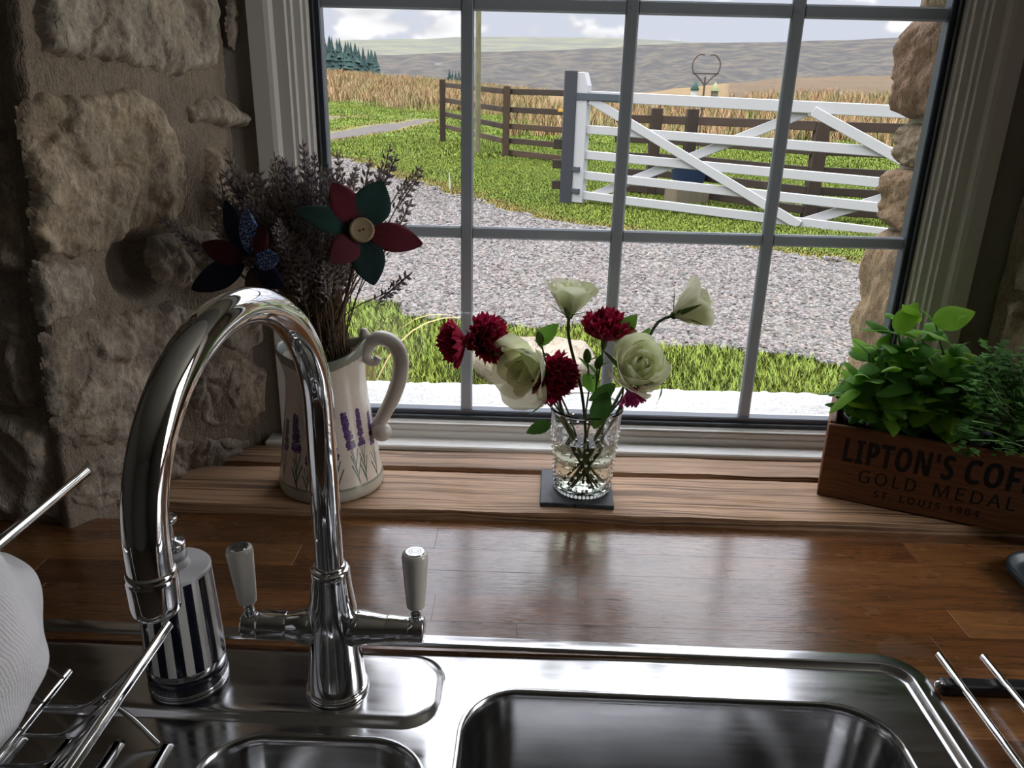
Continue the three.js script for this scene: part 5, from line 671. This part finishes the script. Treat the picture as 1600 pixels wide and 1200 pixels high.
{
  // petal of a rose: base at the origin, cup round the +y axis
  const petal = (R, H, w, flare, seed, curl) => { const nu = 16, nv = 18, pos = [], uv = [], idx = []; for (let i = 0; i <= nu; i++) for (let j = 0; j <= nv; j++) { const t = i / nu, s = (j / nv) * 2 - 1, ww = w * (0.35 + 0.65 * Math.sin(Math.min(1, t * 1.25) * Math.PI / 2)) * (t > 0.8 ? Math.sqrt(Math.max(0.0, 1 - Math.pow((t - 0.8) / 0.2, 2) * 0.55)) : 1), a = s * ww, hh = H * (t - 0.10 * s * s * t * t - 0.05 * Math.pow(Math.abs(s), 4) * t), belly = Math.sin(Math.min(1, t * 1.5) * Math.PI / 2), r = R * (0.18 + 0.82 * belly) + flare * t * t * t + curl * Math.pow(Math.abs(s), 3) * t * t + 0.0009 * n3(s * 2 + seed, t * 3, seed); pos.push(Math.sin(a) * r, hh, Math.cos(a) * r); uv.push(t, j / nv); } for (let i = 0; i < nu; i++) for (let j = 0; j < nv; j++) { const a = i * (nv + 1) + j, b = a + nv + 1; idx.push(a, a + 1, b, b, a + 1, b + 1); } const g = new THREE.BufferGeometry(); g.setAttribute('position', new THREE.Float32BufferAttribute(pos, 3)); g.setAttribute('uv', new THREE.Float32BufferAttribute(uv, 2)); g.setIndex(idx); g.computeVertexNormals(); return g; };
  const cream = [[0.80, 0.82, 0.60], [0.74, 0.78, 0.50], [0.84, 0.83, 0.66]].map((c) => leafMat(...c, 0.6)), sep = leafMat(0.10, 0.17, 0.05, 0.2), leafM = leafMat(0.07, 0.19, 0.035, 0.35), leafBacklit = leafMat(0.16, 0.36, 0.05, 0.5);  // second leaf green is lighter: backlight painted into the colour
  const rose = (label, head, dir, size, open, foot, mid, leaves) => {
    const f = V(TU.x + foot[0], TU.y + 0.009, TU.z + foot[1]), t = thing('rose', label, 'rose', f), q = rng(Math.floor(size * 1e5)), d = dir.clone().normalize(), base = head.clone().addScaledVector(d, -size * 0.5), B = base.clone().sub(f);
    part('stem', tube([V(0, 0, 0), mid.clone().sub(f), B.clone().addScaledVector(d, -0.02), B], 0.0021, 9, 26), stemGreen[Math.floor(q() * 3)], t);
    const bloom = new THREE.Group(); bloom.name = 'bloom'; bloom.position.copy(B); bloom.quaternion.setFromUnitVectors(V(0, 1, 0), d); t.add(bloom);
    part('hip', new THREE.SphereGeometry(size * 0.095, 14, 10).scale(1, 0.9, 1).translate(0, 0.001, 0), sep, bloom);
    const N = 15; for (let k = 0; k < N; k++) { const e = k / (N - 1), R = size * lerp(0.10, 0.40, Math.pow(e, 0.85)), H = size * lerp(0.86, 0.92, 1 - e) * rr(0.92, 1.04, q), g = petal(R, H, lerp(1.3, 0.92, e), size * (open * Math.pow(e, 1.6) * 0.34 - 0.10 * (1 - e)), k * 3.1 + size * 100, size * 0.07 * e * open).rotateY(k * 2.399 + size * 50); part('petal', g, cream[k % 3], bloom); }
    for (let k = 0; k < 5; k++) { const g = leafGeo(size * rr(0.7, 1.0, q), size * 0.13, 0.3, rr(-0.5, 0.2, q), 0, 0, 10, 4, 0.55); const o = part('sepal', g, sep, bloom); o.rotation.set(0, k * 1.2566 + q(), rr(0.35, 1.15, q), 'YXZ'); }
    for (const [at, dr, L, W, roll, bright] of leaves) { const o = part('leaf', leafGeo(L, W, 0.18, 0.25, 0, 9), bright ? leafBacklit : leafM, t); o.position.copy(at.clone().sub(f)); aim(o, dr, roll); }
  };
  const Q = (u, v, z) => onZ(u, v, z);
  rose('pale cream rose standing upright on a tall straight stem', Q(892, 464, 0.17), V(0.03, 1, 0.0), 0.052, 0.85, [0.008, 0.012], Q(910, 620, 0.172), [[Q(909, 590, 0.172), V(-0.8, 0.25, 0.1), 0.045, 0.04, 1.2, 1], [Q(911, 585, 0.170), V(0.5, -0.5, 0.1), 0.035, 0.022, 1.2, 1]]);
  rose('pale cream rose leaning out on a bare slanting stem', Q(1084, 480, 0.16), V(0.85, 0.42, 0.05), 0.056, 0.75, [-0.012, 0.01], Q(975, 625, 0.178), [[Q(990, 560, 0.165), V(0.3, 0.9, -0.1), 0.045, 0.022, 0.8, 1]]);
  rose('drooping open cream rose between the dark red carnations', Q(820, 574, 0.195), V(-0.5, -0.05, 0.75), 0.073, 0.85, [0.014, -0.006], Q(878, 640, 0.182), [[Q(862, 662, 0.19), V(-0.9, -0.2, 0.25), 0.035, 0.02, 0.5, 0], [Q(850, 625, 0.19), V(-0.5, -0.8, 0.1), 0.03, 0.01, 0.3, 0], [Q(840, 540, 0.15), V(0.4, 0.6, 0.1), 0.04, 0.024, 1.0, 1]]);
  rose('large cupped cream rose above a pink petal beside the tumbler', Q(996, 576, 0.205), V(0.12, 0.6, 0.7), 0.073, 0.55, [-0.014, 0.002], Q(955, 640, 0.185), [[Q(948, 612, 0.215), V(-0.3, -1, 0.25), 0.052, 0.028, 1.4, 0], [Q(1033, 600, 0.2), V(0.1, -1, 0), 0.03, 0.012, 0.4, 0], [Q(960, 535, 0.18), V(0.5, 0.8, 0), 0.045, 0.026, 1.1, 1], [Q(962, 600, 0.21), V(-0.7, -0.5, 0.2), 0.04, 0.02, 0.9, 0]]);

  // carnations: fans of crimped, saw-edged petals in a green cup
  const frill = (L, W, seed) => { const nu = 8, nv = 14, pos = [], idx = []; for (let i = 0; i <= nu; i++) for (let j = 0; j <= nv; j++) { const t = i / nu, s = (j / nv) * 2 - 1, w = W * 0.5 * (0.16 + 0.84 * Math.pow(t, 1.1)), saw = i === nu ? (j % 2 ? 0.90 : 1.05) : 1; pos.push(s * w, L * t * saw * (1 - 0.16 * s * s), 0.10 * L * t * t * Math.sin(s * 8 + seed) + 0.03 * L * Math.sin(s * 21 + seed * 2) * t * t - 0.25 * L * t * t); } for (let i = 0; i < nu; i++) for (let j = 0; j < nv; j++) { const a = i * (nv + 1) + j, b = a + nv + 1; idx.push(a, a + 1, b, b, a + 1, b + 1); } const g = new THREE.BufferGeometry(); g.setAttribute('position', new THREE.Float32BufferAttribute(pos, 3)); g.setIndex(idx); g.computeVertexNormals(); return g; };
  const frills = [1, 2, 3].map((s) => frill(1, 0.95, s * 1.7)), reds = [[0.42, 0.012, 0.055], [0.34, 0.008, 0.045], [0.50, 0.025, 0.08]].map((c) => leafMat(...c, 0.3)), pinks = [[0.52, 0.05, 0.22], [0.45, 0.04, 0.2], [0.58, 0.09, 0.28]].map((c) => leafMat(...c, 0.3));
  const carnation = (label, head, dir, size, foot, mids, cols = reds, N = 34) => {
    const f = V(TU.x + foot[0], TU.y + 0.009, TU.z + foot[1]), t = thing('carnation', label, 'carnation', f), q = rng(Math.floor(size * 3e5 + head.x * 1e4)), d = dir.clone().normalize(), B = head.clone().addScaledVector(d, -size * 0.45).sub(f);
    part('stem', tube([V(0, 0, 0), ...mids.map((m) => m.clone().sub(f)), B.clone().addScaledVector(d, -0.012)], 0.0013, 7, 26), stemGreen[1], t);
    const bloom = new THREE.Group(); bloom.name = 'bloom'; bloom.position.copy(B); bloom.quaternion.setFromUnitVectors(V(0, 1, 0), d); t.add(bloom);
    part('calyx', lathe([[0, -0.014], [0.002, -0.014], [0.0042, -0.008], [0.0048, 0.0], [0.0056, 0.005], [0, 0.004]], 14), stemGreen[2], bloom);
    for (let k = 0; k < N; k++) { const o = part('petal', frills[k % 3], cols[k % 3], bloom), e = k / N, sp = Math.sqrt(e) * 1.35; o.rotation.set(0, k * 2.399, 0); o.rotateX(sp); o.scale.setScalar(size * rr(0.82, 1.05, q)); o.scale.x *= 0.85; }
  };
  carnation('dark red carnation at the far end of the long drooping stem', Q(709, 536, 0.185), V(-0.9, -0.1, 0.25), 0.036, [0.02, -0.012], [Q(880, 650, 0.18), Q(800, 560, 0.16), Q(745, 534, 0.165)]);
  carnation('dark red carnation behind the drooping cream rose', Q(762, 529, 0.18), V(0.45, 0.35, 0.7), 0.040, [0.018, 0.0], [Q(872, 650, 0.185), Q(800, 575, 0.16), Q(758, 545, 0.165)]);
  carnation('upright dark red carnation beside the tall rose', Q(948, 511, 0.165), V(0.08, 1, 0.12), 0.042, [-0.004, -0.012], [Q(925, 640, 0.17), Q(940, 560, 0.165)]);
  carnation('dark red carnation hanging over the tumbler rim', Q(868, 592, 0.185), V(0.45, -0.1, 0.7), 0.042, [0.012, 0.014], [Q(890, 650, 0.185), Q(872, 612, 0.178)]);
  carnation('magenta pink carnation half hidden under the large rose', Q(992, 618, 0.19), V(0.5, -0.5, 0.4), 0.028, [-0.018, -0.01], [Q(950, 650, 0.18), Q(972, 620, 0.18)], pinks, 14);
  const bud = (label, head, dir, foot, mids) => { const f = V(TU.x + foot[0], TU.y + 0.009, TU.z + foot[1]), t = thing('flower_bud', label, 'bud', f), d = dir.clone().normalize(); part('stem', tube([V(0, 0, 0), ...mids.map((m) => m.clone().sub(f)), head.clone().sub(f)], 0.0012, 7, 22), stemGreen[1], t); const b = part('bud', lathe([[0, -0.002], [0.0035, 0], [0.0058, 0.006], [0.0052, 0.012], [0.0022, 0.018], [0, 0.019]], 16), leafMat(0.10, 0.22, 0.05, 0.1), t); b.position.copy(head).sub(f); aim(b, d, 0, V(0, 1, 0)); for (let k = 0; k < 3; k++) { const o = part('leaf', leafGeo(0.022, 0.006, 0.2, 0.3), leafM, t); o.position.copy(head).sub(f).addScaledVector(d, -0.008 * k); o.rotation.set(0, k * 2.2, 0.7); } };
  bud('small closed green bud next to the tall rose stem', Q(933, 575, 0.17), V(0.25, 1, 0), [0.002, -0.01], [Q(922, 650, 0.172), Q(931, 610, 0.17)]);
  bud('small closed green bud above the leaf behind the tumbler', Q(918, 566, 0.165), V(-0.1, 1, 0), [0.006, -0.014], [Q(915, 650, 0.17), Q(921, 600, 0.168)]);
  bud('small closed green bud poking up behind the drooping rose', Q(846, 538, 0.15), V(-0.3, 1, 0), [0.016, 0.008], [Q(880, 655, 0.175), Q(862, 600, 0.155)]);
}

// ---------------------------------------------------------------- lettered wooden crate of herbs
{
  const e = V(0.923, 0, 0.3848), b = V(0.3848, 0, -0.923), C0 = V(0.2795, S, 0.168), L = 0.315, D = 0.125, H = 0.106, th = 0.009;
  const t = thing('wooden_crate', 'narrow wooden crate with black coffee lettering on its front', 'crate', C0); t.rotation.y = -Math.atan2(e.z, e.x);
  // local axes: x along the front, z towards the room; the crate reaches back to -z
  const woodTex = colorTex(1024, 256, (u, v) => { const w = 0.08 * pn(u, v, 2, 3, 3, 171), g = pn(u, v + w, 2, 26, 3, 173), f = pn(u, v, 10, 140, 2, 175), k = 0.56 + 0.10 * g + 0.05 * f; return [k, k * 0.66, k * 0.40]; });
  const wood = [[0.55, 0.46, 0.40], [0.66, 0.56, 0.48]].map((c) => std({ color: lin(...c), map: scaled(woodTex, 0.5, 0.14), roughness: 0.55 }));
  const cv = document.createElement('canvas'); cv.width = 2048; cv.height = 688; const c = cv.getContext('2d'), q = rng(88), img = c.createImageData(2048, 688);
  for (let j = 0; j < 688; j++) for (let i = 0; i < 2048; i++) { const u = i / 2048, v = j / 688, g = fbm2(u * 3 + 3, v * 18 + 0.6 * fbm2(u * 4, v * 2, 2), 3), f = n2(u * 30, v * 150), k = (0.46 + 0.09 * g + 0.035 * f) * 255, o = (j * 2048 + i) * 4; img.data[o] = k; img.data[o + 1] = k * 0.63; img.data[o + 2] = k * 0.38; img.data[o + 3] = 255; }
  c.putImageData(img, 0, 0); c.fillStyle = 'rgba(14,10,9,0.93)'; c.textBaseline = 'middle';
  const word = (s, x0, x1, y, px, font, space = 0) => { c.save(); c.font = `${font} ${px}px sans-serif`; let w = 0; for (const ch of s) w += c.measureText(ch).width + space; w -= space; c.translate(x0, y); c.scale((x1 - x0) / w, 1); let x = 0; for (const ch of s) { c.fillText(ch, x, 0); x += c.measureText(ch).width + space; } c.restore(); };
  for (const o of [0, 4, 8]) { word("LIPTON'S", 137 + o, 1010 + o, 212, 305, 'bold', 12); word('COFFEE', 1078 + o, 1850 + o, 212, 305, 'bold', 12); }
  for (const o of [0, 3]) { word('GOLD', 300 + o, 770 + o, 430, 165, 'normal', 22); word('MEDAL', 880 + o, 1500 + o, 430, 165, 'normal', 22); } word('ST. LOUIS 1904', 450, 1270, 574, 92, 'bold', 14);
  const tx = new THREE.CanvasTexture(cv); tx.colorSpace = THREE.SRGBColorSpace;
  const fg = chamferBox(L, H, th, 0.0015), fu = fg.attributes.uv, fp = fg.attributes.position; for (let i = 0; i < fp.count; i++) fu.setXY(i, fp.getX(i) / L + 0.5, fp.getY(i) / H + 0.5);
  part('front_board', fg.translate(L / 2, H / 2 + 0.001, -th / 2), std({ map: tx, roughness: 0.55 }), t, 'front board lettered in black');
  part('back_board', chamferBox(L, H, th, 0.0015).translate(L / 2, H / 2 + 0.001, -D + th / 2), wood[0], t);
  for (const x of [th / 2, L - th / 2]) part('end_board', chamferBox(D - 2 * th, H + 0.002, th, 0.0015).rotateY(Math.PI / 2).translate(x, H / 2 + 0.002, -D / 2), wood[1], t);
  part('base_board', chamferBox(L - 2 * th, 0.008, D - 2 * th, 0.001).translate(L / 2, 0.005, -D / 2), wood[0], t);
  const at = (x, y, z) => C0.clone().addScaledVector(e, x).add(V(0, y, 0)).addScaledVector(b, z);
  // three plastic herb pots with compost
  const black = std({ color: lin(0.012, 0.013, 0.015), roughness: 0.4, side: THREE.DoubleSide }), soil = std({ color: lin(0.03, 0.02, 0.014), roughness: 1 });
  const pot = (x, label) => { const o = thing('plant_pot', label, 'plant pot', at(x, 0.0102, D / 2)); part('pot', lathe([[0, 0], [0.033, 0], [0.043, 0.088], [0.0455, 0.089], [0.0455, 0.096], [0.0425, 0.096], [0.0415, 0.088], [0.032, 0.003], [0, 0.003]], 32), black, o); part('compost', lathe([[0, 0.081], [0.03, 0.080], [0.0405, 0.079]], 24), soil, o); return o.position; };
  const p1 = pot(0.062, 'black plastic pot of basil at the open end of the crate'), p2 = pot(0.1565, 'black plastic pot of basil in the middle of the crate'), p3 = pot(0.2515, 'black plastic pot of parsley in the crate');
  // basil: stems with pairs of cupped leaves
  const bas = [leafGeo(1, 0.70, -0.05, 0.40, 0.34, 0, 12, 8, 0.8), leafGeo(1, 0.62, 0.12, 0.2, 0.3, 0, 12, 8, 0.75), leafGeo(1, 0.78, -0.1, 0.55, 0.45, 0, 12, 8, 0.85)], gm = [[0.14, 0.36, 0.03], [0.22, 0.48, 0.04], [0.09, 0.26, 0.03], [0.28, 0.55, 0.05]].map((k) => leafMat(...k, 0.5)), sm = std({ color: lin(0.12, 0.22, 0.06), roughness: 0.6 });
  const basil = (pp, label, seed, tips, sizes) => { const q = rng(seed), base = V(pp.x, pp.y + 0.078, pp.z), o = thing('basil_plant', label, 'basil', base);
    for (const tip of tips) { const a = q() * 6.28, f = V(Math.cos(a) * 0.02, 0, Math.sin(a) * 0.02), d = tip.clone().sub(base), mid = f.clone().lerp(d, 0.5).add(V(rr(-0.008, 0.008, q), 0.006, rr(-0.008, 0.008, q))), cur = new THREE.CatmullRomCurve3([f, mid, d]); part('stem', tube([f, mid, d], 0.0016, 7, 8), sm, o);
      const n = 6; for (let k = 0; k < n; k++) { const u = lerp(0.38, 1, k / (n - 1)), p = cur.getPoint(u), turn = a + k * 1.57; for (const s of [0, Math.PI]) { const lf = part('leaf', bas[Math.floor(q() * 3)], gm[Math.floor(q() * 4)], o), sz = rr(0.028, 0.052, q) * sizes * (k === n - 1 ? 0.62 : 1), az = turn + s + rr(-0.4, 0.4, q); lf.position.copy(p); lf.scale.setScalar(sz); lf.rotation.set(0, -az, 0); lf.rotateZ(k === n - 1 ? rr(0.5, 1.0, q) : rr(-0.35, 0.55, q)); lf.rotateX(rr(-0.4, 0.4, q)); } } } };
  const Q = (u, v, z) => onZ(u, v, z);
  basil(p1, 'bushy bright green basil at the open end of the crate', 501, [[1392, 520, 0.15], [1358, 552, 0.16], [1345, 590, 0.165], [1420, 545, 0.165], [1385, 580, 0.18], [1425, 590, 0.185], [1352, 622, 0.165], [1400, 500, 0.13], [1375, 618, 0.18], [1340, 610, 0.15], [1410, 625, 0.19], [1372, 545, 0.15]].map((a) => Q(...a)), 1.1);
  basil(p2, 'taller glossy basil in the middle of the crate', 502, [[1462, 505, 0.15], [1490, 545, 0.17], [1450, 560, 0.19], [1470, 595, 0.2], [1510, 600, 0.19], [1440, 530, 0.16], [1490, 625, 0.205], [1530, 570, 0.18], [1440, 625, 0.195], [1455, 590, 0.19], [1500, 560, 0.185]].map((a) => Q(...a)), 1.15);
  { // one long upright leaf
    const o = scene.children.filter((k) => k.name.startsWith('basil_plant'))[1]; for (const [u, v, z, dx, dy, s] of [[1458, 505, 0.17, 1, 0.42, 0.055], [1400, 520, 0.17, 0.35, 0.9, 0.045], [1436, 505, 0.17, -0.7, 0.5, 0.034]]) { const l = part('leaf', bas[1], gm[3], o); l.position.copy(Q(u, v, z)).sub(o.position); l.scale.setScalar(s); aim(l, V(dx, dy, 0.05), 0.9); } }
  // parsley: stalks, each with many small cut leaflets
  const q2 = rng(611), base = V(p3.x, p3.y + 0.078, p3.z), par = thing('parsley_plant', 'dark curly parsley crowding the dim end of the crate', 'parsley', base), leaflet = (() => { const s = new THREE.Shape(); s.moveTo(0, 0); for (const [x, y] of [[0.15, -0.28], [0.38, -0.2], [0.42, -0.42], [0.66, -0.3], [0.68, -0.12], [1, 0], [0.68, 0.12], [0.66, 0.3], [0.42, 0.42], [0.38, 0.2], [0.15, 0.28]]) s.lineTo(x, y); const g = new THREE.ShapeGeometry(s).rotateX(-Math.PI / 2), p = g.attributes.position; for (let i = 0; i < p.count; i++) p.setY(i, 0.22 * Math.abs(p.getZ(i)) - 0.15 * p.getX(i) ** 2); g.computeVertexNormals(); return g; })();
  const pm = [[0.045, 0.15, 0.02], [0.07, 0.20, 0.03], [0.10, 0.27, 0.04]].map((k) => leafMat(...k, 0.35));
  for (let k = 0; k < 92; k++) { const u = rr(1500, 1640, q2), v = rr(532, 700, q2) + Math.max(0, 1545 - u) * 0.5, tip = Q(u, v, rr(0.16, 0.26, q2)).sub(base), a = q2() * 6.28, f = V(Math.cos(a) * 0.022, 0, Math.sin(a) * 0.022); tip.x = Math.min(tip.x, 0.585 - base.x); const st = part('stalk', tube([f, f.clone().lerp(tip, 0.55).add(V(0, 0.01, 0)), tip], 0.0009, 5, 6), sm, par); const gs = []; for (let m = 0; m < 12; m++) { const sz = rr(0.010, 0.019, q2), g = leaflet.clone().scale(sz, sz, sz).rotateZ(rr(-0.3, 0.7, q2)).rotateY(m * 0.7 + q2()).translate(tip.x + rr(-0.007, 0.007, q2), tip.y - m * 0.0022, tip.z + rr(-0.007, 0.007, q2)); gs.push(g); } const lf = part('leaf', merge(gs), pm[k % 3], st); }
}

renderer.render(scene, camera);
